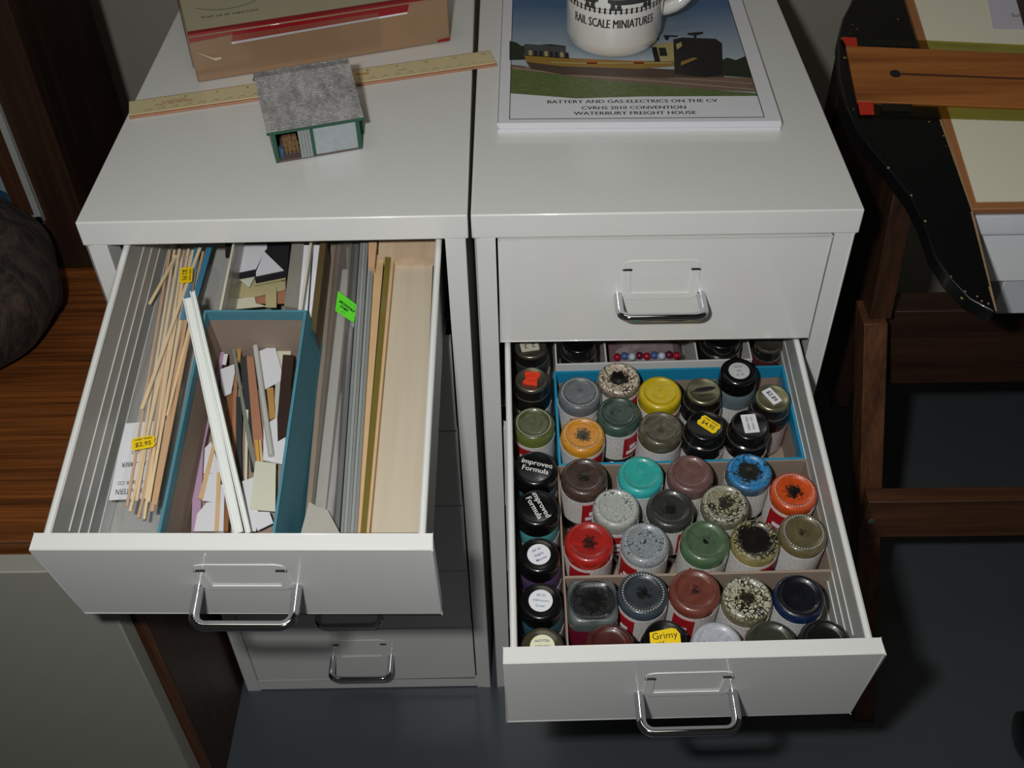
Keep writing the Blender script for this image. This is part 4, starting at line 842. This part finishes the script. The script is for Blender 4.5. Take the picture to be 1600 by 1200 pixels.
for i in range(34):
    x = RX0 + i * (RX1 - RX0) / 34; h = .0525 + rr.random() * .0012; rag.box((x, .0385, h - .001), (x + .0019, .0425, h + .0008))
rag.build('ridge_shingles', mS, shed)
b = MB(); b.box((RX0 - .0004, -.0034, .0262), (RX1 + .0004, -.0026, .0284)); b.build('eave_trim', GT, shed)
PAL = mat('ochre_pallet_wood', (126, 96, 62), .7); b = MB()
for i in range(4): b.box((.0085 + .0030 * i, .008, .0016), (.0100 + .0030 * i, .0096, .012))
b.box((.0075, .0075, .0045), (.0195, .010, .0058)); b.box((.0075, .0075, .009), (.0195, .010, .0103)); b.box((.008, .012, .0016), (.019, .018, .0135)); b.box((.013, .0075, .006), (.0142, .0165, .0175)); b.build('wooden_crate', PAL, shed)
b = MB(); b.lathe([(0, 0), (.0022, 0), (.0023, .004), (.0022, .008), (0, .008)], 14, (.0058, .0065, .0016)); b.lathe([(0, 0), (.0018, 0), (.0018, .005), (0, .005)], 14, (.0052, .011, .0016)); b.build('blue_drum', mat('faded_blue_paint', (70, 92, 120), .5, var=.3, scale=400), shed)
# booklets
KM = Matrix.Translation((.0190, .1108, HT)) @ RZ(-.0145); KW, KD, KT = .2208, .279, .0028
for i in range(3):
    dx = (0, .0006, -.0004)[i]; bk_ = thing('booklet', ['lowest white booklet of the stack on the right cabinet', 'middle white booklet of the stack on the right cabinet', 'top booklet with a railcar photo on its cover, under the mug'][i], 'booklet', KM @ T3(dx, (0, .001, 0)[i], .0002 + i * (KT + .00015)), 'booklets stacked on the right cabinet')
    b = MB()
    for k in range(6):
        z0 = k * KT / 6; b.box((0 + .0003 * (k % 2), .0002 * (k % 3), z0), (KW - .0003 * (k % 2), KD, z0 + KT / 6 * .82))
    b.build('pages', PAPER, bk_)
    # folded spine and slightly lifted cover edge
    MB().box((-.0004, 0, 0), (.0006, KD, KT)).box((0, -.0003, KT - .0003), (KW, KD, KT)).build('cover', PAPER, bk_, bevel=.0001)
top = bk_; TM = KM @ T3(-.0004, 0, .0002 + 2 * (KT + .00015))
def cv(px, py): p = on(TM, px, py, KT); return (p.x, p.y)
UL, VB = cv(797, 181)[0], cv(995, 184.5)[1]; UR = cv(1194, 185)[0]; VT = KD - .012
Z0 = KT + .00005
def layer(name, pts, k, m, par): return MB().poly(pts, Z0 + k * .00003, Z0 + k * .00003 + .00002).build(name, m, par)
mSky, nt, bb = nodes('printed_blue_sky'); tc = N(nt, 'ShaderNodeTexCoord'); sp = N(nt, 'ShaderNodeSeparateXYZ'); L(nt, tc.outputs['Object'], sp.inputs[0])
mr = N(nt, 'ShaderNodeMapRange'); mr.inputs[1].default_value = cv(880, 95)[1]; mr.inputs[2].default_value = .24; L(nt, sp.outputs[1], mr.inputs[0])
nz = N(nt, 'ShaderNodeTexNoise', Scale=14.0, Detail=4); mp = N(nt, 'ShaderNodeMapping'); mp.inputs['Scale'].default_value = (.5, 2, 1); L(nt, tc.outputs['Object'], mp.inputs['Vector']); L(nt, mp.outputs['Vector'], nz.inputs['Vector'])
ad = N(nt, 'ShaderNodeMath', operation='MULTIPLY_ADD'); ad.inputs[1].default_value = .3; ad.use_clamp = True; L(nt, nz.outputs['Fac'], ad.inputs[0]); L(nt, mr.outputs[0], ad.inputs[2])
rp = N(nt, 'ShaderNodeValToRGB'); rp.color_ramp.elements[0].color = srgb(176, 188, 194); rp.color_ramp.elements[0].position = .1; rp.color_ramp.elements[1].color = srgb(62, 102, 146); rp.color_ramp.elements[1].position = .9; L(nt, ad.outputs[0], rp.inputs[0]); L(nt, rp.outputs[0], bb.inputs['Base Color']); bb.inputs['Roughness'].default_value = .3; bb.inputs['Coat Weight'].default_value = .3
pic = layer('cover_photo', [(UL, cv(797, 146)[1]), (cv(850, 150)[0], cv(850, 150)[1]), cv(900, 154), cv(1000, 151), cv(1182, 150), (UR, cv(1184, 150)[1]), (UR, VT), (UL, VT)], 0, mSky, top)
GRASS = mat('printed_green_grass', (92, 108, 58), .4, var=.5, scale=260); BALL = mat('printed_brown_ballast', (118, 96, 80), .4, var=.2, scale=200); TREE = mat('printed_dark_trees', (30, 40, 24), .4, var=.4, scale=300)
YB = mat('printed_mustard_car_side', (150, 116, 44), .35, var=.1); RF = mat('printed_grey_roof', (70, 72, 74), .4); BK = mat('printed_black', (20, 18, 20), .4, var=.2); CRM = mat('printed_cream', (178, 164, 110), .4); ORG = mat('printed_orange', (190, 96, 30), .4); RAILP = mat('printed_pale_rail', (150, 130, 112), .4); UND = mat('printed_rusty_underframe', (76, 58, 46), .4, var=.4, scale=400)
layer('printed_trees', [cv(796, 64), cv(806, 66), cv(815, 72), cv(860, 69), cv(884, 72), cv(884, 92), cv(796, 94)], 1, TREE, pic)
layer('printed_trees', [cv(1120, 98), cv(1136, 90), cv(1150, 94), (UR, cv(1163, 88)[1]), (UR, cv(1176, 122)[1]), cv(1120, 118)], 1, TREE, pic)
layer('printed_ground', [(UL, cv(797, 101)[1]), cv(860, 108), cv(1000, 115), (UR, cv(1176, 122)[1]), (UR, cv(1182, 144)[1]), cv(1050, 138), cv(900, 128), (UL, cv(797, 112)[1])], 2, BALL, pic)
layer('printed_grass', [(UL, cv(797, 106)[1]), cv(840, 112), cv(900, 122), cv(1050, 136), (UR, cv(1182, 146)[1]), (UR, cv(1184, 150)[1]), cv(1000, 151), cv(900, 154), cv(850, 150), (UL, cv(797, 146)[1])], 3, GRASS, pic)
for pts in ([(797, 105), (900, 117), (1050, 128), (1180, 139), (1180, 141), (1050, 130), (900, 119), (797, 107)], [(820, 104), (900, 113), (1050, 121), (1176, 130), (1176, 131.5), (1050, 122.5), (900, 114.5), (820, 106)]):
    layer('printed_rail', [cv(*q) for q in pts], 4, RAILP, pic)
layer('printed_underframe', [cv(*q) for q in [(822, 97), (1035, 108), (1130, 112), (1132, 121), (1035, 122), (880, 117), (830, 108)]], 5, UND, pic)
layer('printed_car_side', [cv(*q) for q in [(819, 86), (890, 91), (1000, 96), (1052, 94), (1056, 104), (1000, 108), (880, 104), (822, 97)]], 6, YB, pic)
layer('printed_car_roof', [cv(*q) for q in [(818, 70), (824, 69), (884, 74), (884, 80), (820, 76)]], 6, RF, pic)
layer('printed_window_band', [cv(*q) for q in [(820, 76), (884, 80), (890, 92), (820, 87)]], 6, RF, pic)
for i in range(8): x = 826 + i * 8.2; layer('printed_window', [cv(x, 79 + i * .5), cv(x + 5, 79.4 + i * .5), cv(x + 5.5, 87 + i * .5), cv(x + .5, 86.6 + i * .5)], 7, CRM if i % 3 == 0 else BK, pic)
layer('printed_cab_side', [cv(*q) for q in [(1020, 70), (1052, 66), (1056, 95), (1025, 97)]], 7, CRM, pic)
layer('printed_stripe', [cv(*q) for q in [(862, 97), (900, 98.5), (1050, 98), (1050, 99.5), (900, 100), (862, 98.5)]], 8, CRM, pic)
for x in (925, 998): layer('printed_herald', [cv(x - 8, 95), cv(x + 8, 95.5), cv(x + 8, 101), cv(x - 8, 100.5)], 8, ORG, pic)
layer('printed_locomotive', [cv(*q) for q in [(1052, 62), (1066, 59), (1118, 61), (1128, 68), (1130, 118), (1100, 121), (1054, 116)]], 8, BK, pic)
layer('printed_door', [cv(*q) for q in [(1018, 74), (1026, 74), (1032, 97), (1023, 97)]], 9, BK, pic); layer('printed_door', [cv(*q) for q in [(1029, 75), (1040, 75), (1043, 88), (1031, 88)]], 9, BK, pic)
layer('printed_chevron', [cv(*q) for q in [(1064, 97), (1084, 90), (1090, 92), (1064, 103)]], 9, YB, pic); layer('printed_chevron', [cv(*q) for q in [(1056, 70), (1064, 66), (1066, 72), (1058, 78)]], 9, CRM, pic)
layer('printed_pantograph', [cv(*q) for q in [(1074, 52), (1098, 50), (1099, 53), (1088, 56), (1088, 60), (1084, 60), (1084, 56), (1075, 55)]], 9, BK, pic); layer('printed_pantograph', [cv(*q) for q in [(1022, 50), (1028, 49), (1030, 63), (1024, 63)]], 9, BK, pic); layer('printed_pantograph', [cv(*q) for q in [(1036, 55), (1060, 56), (1058, 58.5), (1046, 58), (1044, 63), (1040, 63)]], 9, BK, pic)
b = MB(); lw = .0006
b.box((UL - lw, VB, Z0), (UL, VT, Z0 + .0002)); b.box((UR, VB, Z0), (UR + lw, VT, Z0 + .0002)); b.box((UL - lw, VB - lw, Z0), (UR + lw, VB, Z0 + .0002)); b.box((UL, VT, Z0), (UR, VT + lw, Z0 + .0002)); b.build('black_border_line', INK, top)
for s, x0p, x1p, y in (('BATTERY AND GAS-ELECTRICS ON THE CV', 855, 1121, 159.5), ('CVRHS 2010 CONVENTION', 909, 1072, 169), ('WATERBURY FREIGHT HOUSE', 897, 1088, 177.5)):
    c0 = cv(x0p, y); c1 = cv(x1p, y); text(s, .0070, INK, top, T3((c0[0] + c1[0]) / 2, c0[1], Z0), fitw=c1[0] - c0[0], dup=.0003, name='cover_title')
# mug
MGM = Matrix.Translation((.1180, .2470, HT + .0002 + 3 * KT + .00045)); MR_ = .0410; MH = .096
mug = thing('mug', 'white mug with black railway picture standing on the booklets', 'mug', MGM)
CER = mat('white_glazed_ceramic', (222, 220, 214), .12, var=.01, coat=1)
b = MB(); b.lathe([(0, .0015), (.026, .0015), (.028, 0), (.0310, 0), (.0355, .0022), (.0390, .0065), (MR_, .014), (MR_, MH - .002), (MR_ - .001, MH), (MR_ - .003, MH), (MR_ - .004, MH - .002), (MR_ - .004, .012), (.030, .006), (0, .005)], 64); b.build('mug_body', CER, mug, angle=60)
ha = .16; hp = []
for i in range(17):
    a = -PI / 2 + PI * i / 16; rr = MR_ - .002 + .030 * math.cos(a) ** .8 if abs(math.cos(a)) > 1e-3 else MR_ - .002; hp.append((rr * math.cos(ha), rr * math.sin(ha), .055 + .030 * math.sin(a)))
MB().tube(hp, [.0062] * 17, 14).build('handle', CER, mug, angle=80)
ph0 = math.atan2(-.995, -.094)
def onmug(p, z0, k=0): a = ph0 + p.x / MR_; rr = MR_ + .00012 + k * .00006 + p.z; return Vector((rr * math.cos(a), rr * math.sin(a), z0 + p.y))
text('RAIL SCALE MINIATURES', .0105, INK, mug, Matrix.Identity(4), fn=lambda p: onmug(p, .0335), fitw=.073, dup=.0005)
def mugpoly(name, pts, k=0, m=INK, segs=1):
    b = MB(); P = []
    for i, (x, y) in enumerate(pts):
        x2, y2 = pts[(i + 1) % len(pts)]; n = max(1, int(abs(x2 - x) / .002))
        for j in range(n): P.append((x + (x2 - x) * j / n, y + (y2 - y) * j / n))
    o1 = [onmug(Vector((x, y, 0)), 0, k) for x, y in P]; b.add(o1, [tuple(range(len(P)))]); bm = None
    o = b.build(name, m, mug); return o
def mstrip(name, x0, x1, yb, yt, k=0, m=INK, inset=0):
    n = max(2, int((x1 - x0) / .0015)); vs = []; 
    for i in range(n + 1):
        x = x0 + (x1 - x0) * i / n; ins = inset * (abs(2 * i / n - 1) > .97); vs += [onmug(Vector((x, yb + ins, 0)), 0, k), onmug(Vector((x, yt, 0)), 0, k)]
    return MB().add(vs, [(2 * i, 2 * i + 2, 2 * i + 3, 2 * i + 1) for i in range(n)]).build(name, m, mug)
def ax(px): return MR_ * math.asin(max(-1, min(1, (px - 957) / 74.5)))
GREYP = mat('dark_grey_mug_print', (54, 56, 54), .4)
mstrip('printed_rail_line', ax(884), ax(1027), .0432, .0436); mstrip('printed_rail_line', ax(884), ax(1027), .0458, .0462)
for i in range(25): x = ax(884) + i * (ax(1027) - ax(884)) / 24; mstrip('printed_sleeper', x - .0008, x + .0008, .0422, .0472, 1)
for x0, x1 in ((ax(890), ax(933)), (ax(947), ax(1016))):
    mstrip('printed_flatcar', x0, x1, .0515, .0545, 1, GREYP); mstrip('printed_flatcar_bed', x0 + .002, x1 - .002, .0500, .0515, 1, GREYP)
for px in (893, 898, 917, 925, 955, 964, 1002, 1008):
    x = ax(px); mugpoly('printed_wheel', [(x + .0021 * math.cos(a * PI / 8), .0478 + .0028 * math.sin(a * PI / 8)) for a in range(16)], 2, GREYP)
x0, x1 = ax(977), ax(1008)
for a, c, d, e in ((x0, x1, .0560, .0564), (x0, x1, .0640, .0644), (x0, x0 + .0004, .0560, .0644), (x1 - .0004, x1, .0560, .0644)): mstrip('printed_frame_line', a, c, d, e)
text('2010', .0078, INK, mug, Matrix.Identity(4), bold=.02, fn=lambda p: onmug(Vector((p.x + (x0 + x1) / 2, p.y, p.z)), .0602), fitw=.0145)
mstrip('printed_purple_line', ax(905), ax(972), .0586, .0590, m=mat('purple_print', (70, 50, 120), .4))
# ================================================================= LEFT: DESK, CUPBOARD, PICTURE, STUMP
DX = -.2862; DZ = .4255
desk = thing('desk', 'oak-brown topped desk with a cream door beside the left cabinet', 'desk', T3(0, 0, 0))
MB().box((-1.4, -.117, DZ - .022), (DX, .40, DZ)).build('desk_top', TOPW, desk, bevel=.001)
MB().box((DX - .020, -.1165, 0), (DX, .40, DZ - .0222)).build('side_panel', DKWOODY, desk, bevel=.0008)
MB().box((DX - .020, -.1175, .0), (DX - .0005, -.1165, DZ - .0225)).build('panel_edge', LEGW, desk)
DOORM = mat('cream_laminate', (158, 157, 146), .5, var=.03)
d = MB().box((-1.38, -.138, .055), (DX - .0215 + .012, -.120, DZ - .0110)).build('door', DOORM, desk, bevel=.0012)
MB().box((-1.38, -.10, 0), (DX - .021, -.08, .06)).build('toe_kick', mat('dark_plinth', (30, 30, 30), .7), desk)
cup = thing('cupboard', 'dark brown wooden cupboard standing on the desk', 'cupboard', T3(0, 0, DZ))
MB().box((-.404, .245, 0), (-.390, .400, .95)).build('side_panel', DKWOOD, cup, bevel=.001)
MB().box((-.4300, .229, .0), (-.388, .2445, .95)).build('stile', wood('dark_brown_stile', (26, 15, 8), (60, 38, 24), 2, 45), cup, bevel=.002)
MB().box((-1.3, .229, .0), (-.4305, .2445, .034)).build('bottom_rail', DKWOODY, cup, bevel=.002)
MB().box((-1.3, .246, .0), (-.4045, .252, .95)).build('back_board', DKWOOD, cup)
p2 = MB().box((-.4600, .236, .0345), (-.4310, .2455, .95)).build('door_stile', DKWOODY, cup, bevel=.001)
FR = mat('white_painted_frame', (150, 152, 150), .5); PT = mat('pale_aqua_picture', (118, 138, 138), .6, var=.1)
pc = thing('framed_picture', 'white-framed picture of pale water hanging on the dark cupboard', 'picture', T3(-.426, .224, .4850))
b = MB(); pw, ph = .30, .26
b.box((-.007, 0, 0), (0, .006, ph)); b.box((-pw, 0, 0), (-pw + .007, .006, ph)); b.box((-pw, 0, 0), (0, .006, .008)); b.box((-pw, 0, ph - .008), (0, .006, ph)); b.build('frame', FR, pc, bevel=.0006)
MB().box((-pw + .006, .002, .007), (-.006, .005, ph - .007)).build('dark_mat', DKWOODY, pc)
MB().box((-pw + .03, .0015, .018), (-.025, .002, ph - .03)).build('print', PT, pc)
MB().prism([(-pw + .03, .0014, .018), (-.025, .0014, .018), (-.025, .0014, .034), (-.034, .0014, .0405), (-.055, .0014, .039), (-pw + .03, .0014, .045)], (0, -.0003, 0)).build('printed_blue_water', mat('deep_blue_print', (24, 60, 84), .6, var=.5, scale=90), pc)
# weathered stump
st = MB(); n = 56; k = 26; vs = []
for j in range(k + 1):
    tt = j / k; th = PI * (0.80 - .80 * tt)   # open bottom
    for i in range(n):
        a = 2 * PI * i / n; v = Vector((math.sin(th) * math.cos(a), math.sin(th) * math.sin(a), -math.cos(th) * -1))
        q = 1 + .06 * noise.noise(v * 2.1 + Vector((3, 1, 2))) + .035 * noise.noise(Vector((a * 3.0, tt * 3, 0))) + .012 * math.sin(a * 9 + 4 * noise.noise(v * 2)); vs.append(v * .105 * q)
zmin = min(v.z for v in vs); vs = [Vector((v.x, v.y, (v.z - zmin) * .76)) for v in vs]
o = len(vs); vs.append(Vector((0, 0, 0)))
fs = [(j * n + i, j * n + (i + 1) % n, (j + 1) * n + (i + 1) % n, (j + 1) * n + i) for j in range(k) for i in range(n)] + [((i + 1) % n, i, o) for i in range(n)]
BARK, nt, bb = nodes('weathered_brown_bark'); tc = N(nt, 'ShaderNodeTexCoord'); mp = N(nt, 'ShaderNodeMapping'); mp.inputs['Scale'].default_value = (60, 60, 14); mp.inputs['Rotation'].default_value = (.5, .6, 0); L(nt, tc.outputs['Object'], mp.inputs['Vector'])
nz = N(nt, 'ShaderNodeTexNoise', Scale=1.0, Detail=8, Roughness=.7, Distortion=1.0); L(nt, mp.outputs['Vector'], nz.inputs['Vector']); rp = N(nt, 'ShaderNodeValToRGB'); rp.color_ramp.elements[0].position = .38; rp.color_ramp.elements[0].color = srgb(20, 14, 12); rp.color_ramp.elements[1].position = .7; rp.color_ramp.elements[1].color = srgb(84, 66, 54)
L(nt, nz.outputs['Fac'], rp.inputs[0]); L(nt, rp.outputs[0], bb.inputs['Base Color']); bb.inputs['Roughness'].default_value = .85; bp = N(nt, 'ShaderNodeBump', Strength=.8, Distance=.004); L(nt, nz.outputs['Fac'], bp.inputs['Height']); L(nt, bp.outputs['Normal'], bb.inputs['Normal'])
tag(st.add(vs, fs).build('wooden_stump', BARK, None, T3(-.486, .118, DZ + .0003), angle=80), 'dark rounded weathered wooden stump on the desk at the left edge', 'stump')
# ================================================================= RIGHT: DRAWING TABLE, T-SQUARE
TH = math.radians(15); n0 = Vector((0, -math.sin(TH), math.cos(TH))); P0 = atz(1555, 490, .600)
BX = Vector((1, 0, 0)); BV = Vector((0, math.cos(TH), math.sin(TH)))
BM = Matrix(((BX.x, BV.x, n0.x, P0.x), (BX.y, BV.y, n0.y, P0.y), (BX.z, BV.z, n0.z, P0.z), (0, 0, 0, 1)))
def bq(px, py, h=0): p = on(BM, px, py, h); return (p.x, p.y)
table = thing('drawing_table', 'wooden drawing table with a tilted tan edged board at the right', 'drawing table', T3(0, 0, 0))
TB = mat('tan_board_edge', (150, 100, 62), .5, var=.1, scale=50)
V1 = .40; XR = .55
c0 = bq(1517, 327); xl = bq(1436, 62)[0] - .0015
bl = [(c0[0], c0[1]), (XR, c0[1]), (XR, V1), (xl + .0, V1)]
o = MB().poly(bl, -.006, 0).build('board', TB, table, BM, bevel=.0008)
ci = bq(1526, 315, .0008); xi2 = bq(1447, 62, .0008)[0]
o2 = MB().poly([(ci[0], ci[1]), (XR - .01, ci[1]), (XR - .01, V1 - .01), (xi2, V1 - .01)], 0, .0008).build('board_cover', mat('pale_green_cream_vinyl', (216, 212, 190), .55, var=.02), table, BM)
b = MB(); e0 = bq(1518, 331)[1]
b.box((c0[0] + .03, c0[1] + .14, -.050), (XR, c0[1] + .19, -.0065)); b.build('under_frame', DKWOODY, table, BM)
GRYM = mat('light_grey_painted_steel', (196, 198, 202), .4)
b = MB(); yf = (BM @ Vector((c0[0], c0[1], 0))).y
tz = [(BM @ Vector((c0[0], c0[1], -.006))).z - .0015, aty(1600, 360, yf - .002).z, aty(1600, 442, yf - .002).z, aty(1600, 490, yf + .004).z]; x0 = aty(1515, 360, yf).x; xb = aty(1552, 485, yf + .004).x - x0
tray = thing('grey_steel_case', 'light grey steel case under the front edge of the drawing board', 'case', T3(x0, yf, 0))
MB().prism([(0, .002, tz[0]), (0, -.004, tz[1]), (0, -.004, tz[1] - .003), (0, .002, tz[1] - .003), (0, .10, tz[1] - .003), (0, .10, tz[0] - .012)], (.5, 0, 0)).build('case_lid', GRYM, tray, bevel=.0015)
MB().box((.002, .000, tz[2]), (.5, .10, tz[1] - .0035)).build('case_front', mat('pale_grey_enamel', (226, 228, 230), .35), tray, bevel=.001)
MB().box((xb, .004, tz[3]), (.5, .10, tz[2] - .0004)).build('case_base', GRYM, tray, bevel=.001)
# legs and rails
def beam(name, A, B, wx, wy, m, parent, cap=None):
    A = Vector(A); B = Vector(B); d = (B - A)
    X = Vector((1, 0, 0)); Y = Vector((0, 1, 0)); q = [A + X * sx * wx / 2 + Y * sy * wy / 2 for sx, sy in ((-1, -1), (1, -1), (1, 1), (-1, 1))]
    return MB().prism([p - A for p in q], d).build(name, m, parent, Matrix.Translation(A), bevel=.0008)
beam('leg', (.405, -.0300, 0), (.3560, .118, .448), .0215, .034, LEGW, table)
beam('post', (.3610, .124, .4485), (.3610, .150, .590), .0200, .034, DKWOODY, table)
beam('post', (.3600, .335, .0), (.3600, .335, .615), .024, .03, DKWOOD, table)
MB().box((.3520, .142, .300), (.3700, .320, .585)).build('side_panel', DKWOOD, table, bevel=.001)
zt = aty(1380, 487, .130).z; zb2 = aty(1380, 600, .130).z
MB().box((.3675, .130, zb2), (.92, .158, zt)).build('rail', wood('walnut_rail', (40, 24, 15), (66, 42, 27), 0, 55), table, bevel=.001)
yr = .028; z1 = aty(1352, 785, yr).z; z2 = aty(1352, 840, yr).z; xr = aty(1349, 812, yr).x
lr = MB().box((xr, yr, z2), (.92, yr + .018, z1)).build('rail', RAILW, table, bevel=.001)
sc = aty(1362, 815, yr); b = MB(); b.lathe([(0, .0012), (.0022, .0012), (.0036, .0004), (.0040, 0)], 20, T=Matrix.Translation((sc.x, yr, sc.z)) @ Matrix.Rotation(PI / 2, 4, 'X')); b.build('screw', STEEL, lr)
# T-square
ts = thing('t_square', 'large T-square with black curved head and wooden blade on the drawing board', 't-square', BM)
TBLK = mat('worn_black_paint', (10, 10, 12), .32, var=.3, scale=60, coat=.3, bump=.15)
hl = [(1345, -60), (1332, 0), (1317, 28), (1310, 61), (1312, 117), (1322, 163), (1340, 205), (1361, 233), (1394, 271), (1422, 308), (1441, 345), (1459, 397), (1483, 434), (1515, 467), (1553, 487), (1558, 486), (1548, 448), (1520, 331), (1471, 187), (1432, 61), (1413, 0), (1392, -70), (1384, -110), (1366, -110)]
hp2 = [bq(x, y, .0004) for x, y in hl]
MB().poly(hp2, -.013, .0004).build('head', TBLK, ts, bevel=.0014, seg=3)
EDG = mat('bare_chipped_wood_edge', (150, 122, 84), .7, var=.4, scale=200)
b = MB(); e = [bq(x, y, .0006) for x, y in ((1471, 187), (1520, 331), (1548, 448), (1557, 486))]
for i in range(3): b.prism([(e[i][0] - .0016, e[i][1], .0003), (e[i][0] + .0003, e[i][1], .0003), (e[i + 1][0] + .0003, e[i + 1][1], .0003), (e[i + 1][0] - .0006, e[i + 1][1], .0003)], (0, 0, .0005))
b.build('chipped_edge', EDG, ts)
rs = random.Random(8); chips = [(1339, 45), (1332, 38), (1328, 52), (1320, 90), (1403, 30), (1470, 195), (1474, 212), (1478, 228), (1452, 190), (1424, 305), (1446, 345), (1486, 432), (1508, 455), (1503, 466), (1527, 463), (1534, 470), (1544, 474), (1388, 262), (1334, 170), (1315, 60)]
for (x, y) in chips:
    b = MB(); c = bq(x, y, .0006); r = .0003 + rs.random() * .0008; b.poly([(c[0] + r * (.5 + rs.random()) * math.cos(a * PI / 4), c[1] + r * (.5 + rs.random()) * math.sin(a * PI / 4)) for a in range(8)], .0004, .00055); b.build('paint_chip', EDG, ts)
hb = .0036
def bz(px, h=hb): return [bq(x, y, h) for x, y in px]
BLADEW = wood('orange_brown_mahogany', (112, 64, 28), (172, 108, 54), 0, 40, .06, .4)
R0x = 1860
bw = MB().poly(bz([(1322, 71), (1600, 83), (R0x, 94), (R0x, 174), (1600, 168), (1340, 158)]), .0006, hb).build('blade', BLADEW, ts, bevel=.0004)
ACR, nt, bb = nodes('yellow_green_clear_celluloid')
tr_ = N(nt, 'ShaderNodeBsdfTransparent'); tr_.inputs[0].default_value = (.80, .79, .46, 1); gl_ = N(nt, 'ShaderNodeBsdfGlossy'); gl_.inputs['Roughness'].default_value = .15; mx_ = N(nt, 'ShaderNodeMixShader'); mx_.inputs[0].default_value = .07
L(nt, tr_.outputs[0], mx_.inputs[1]); L(nt, gl_.outputs[0], mx_.inputs[2]); L(nt, mx_.outputs[0], nt.nodes['Material Output'].inputs['Surface'])
MB().poly(bz([(1315, 58), (1450, 63), (1600, 70), (R0x, 80), (R0x, 94), (1600, 83), (1322, 71)], .0026), .0008, .0026).build('clear_edge', ACR, ts)
MB().poly(bz([(1340, 158), (1600, 168), (R0x, 174), (R0x, 192), (1600, 187), (1344, 179)], .0026), .0008, .0026).build('clear_edge', ACR, ts)
REDP = mat('red_plastic_tab', (176, 44, 24), .35, coat=.5)
MB().poly(bz([(1315, 58), (1338, 59), (1340, 71.5), (1322, 71)], .003), .0026, .0032).build('red_tab', REDP, ts)
MB().poly(bz([(1340, 158), (1364, 159), (1366, 179), (1344, 179)], .003), .0026, .0032).build('red_tab', REDP, ts)
c = bq(1399, 115, hb + .0001); b = MB(); b.lathe([(0, .0001), (.0028, .0001), (.0036, .0002), (.0044, 0)], 24, (c[0], c[1], hb)); b.build('hanging_hole', SLOTD, bw)
MB().poly(bz([(1408, 114), (1600, 122), (1600, 124.5), (1408, 117)], hb), hb, hb + .0001).build('dark_centre_line', mat('dark_brown_stain', (66, 38, 20), .6), bw)
for px in ([(1378, 162), (1425, 163), (1425, 174), (1378, 173)], [(1340, 62), (1432, 65), (1432, 73), (1342, 71)]): MB().poly(bz(px, .0028), .0026, .0029).build('metal_plate', mat('dark_tarnished_plate', (46, 46, 42), .35, metal=.6), ts)
# papers on the board
q = [bq(x, y, .0014) for x, y in ((1539, -20), (1552, 45), (1612, 46), (1600, -20))]
pp = MB().poly(q, .0010, .0013).build('paper_sheet', mat('lilac_white_paper', (190, 186, 196), .5), None, BM); tag(pp, 'small white paper sheet lying at the top of the drawing board', 'paper')
p = bq(1587, 24, .0014); text('Sui', .006, INK, pp, T3(p[0], p[1], .00135))
q = [bq(x, y, .0022) for x, y in ((1583, -20), (1600, 40), (1640, 110), (1700, -20))]
tag(MB().poly(q, .0014, .0018).build('photo_print', mat('dark_mottled_photo', (60, 44, 40), .3, var=.8, scale=150, coat=.5), None, BM), 'dark mottled photograph overlapping the paper on the drawing board', 'photograph')
# castor of a chair
cs = atz(1618, 1150, .025); cas = thing('chair_castor', 'black chair castor on the floor at the lower right edge', 'castor', T3(cs.x, cs.y, 0))
for s in (-1, 1):
    MB().lathe([(0, -.007), (.018, -.007), (.025, -.004), (.0255, 0), (.025, .004), (.018, .007), (0, .007)], 28, T=T3(s * .010, 0, .0256) @ Matrix.Rotation(PI / 2, 4, 'Y')).build('wheel', BLACKP, cas)
b = MB(); b.lathe([(0, -.013), (.016, -.012), (.021, 0), (.016, .012), (0, .013)], 20, T=T3(0, .004, .040) @ Matrix.Rotation(PI / 2, 4, 'Y')); b.tube([(0, .01, .045), (0, .012, .085)], .0055, 12); b.build('castor_housing', BLACKP, cas)
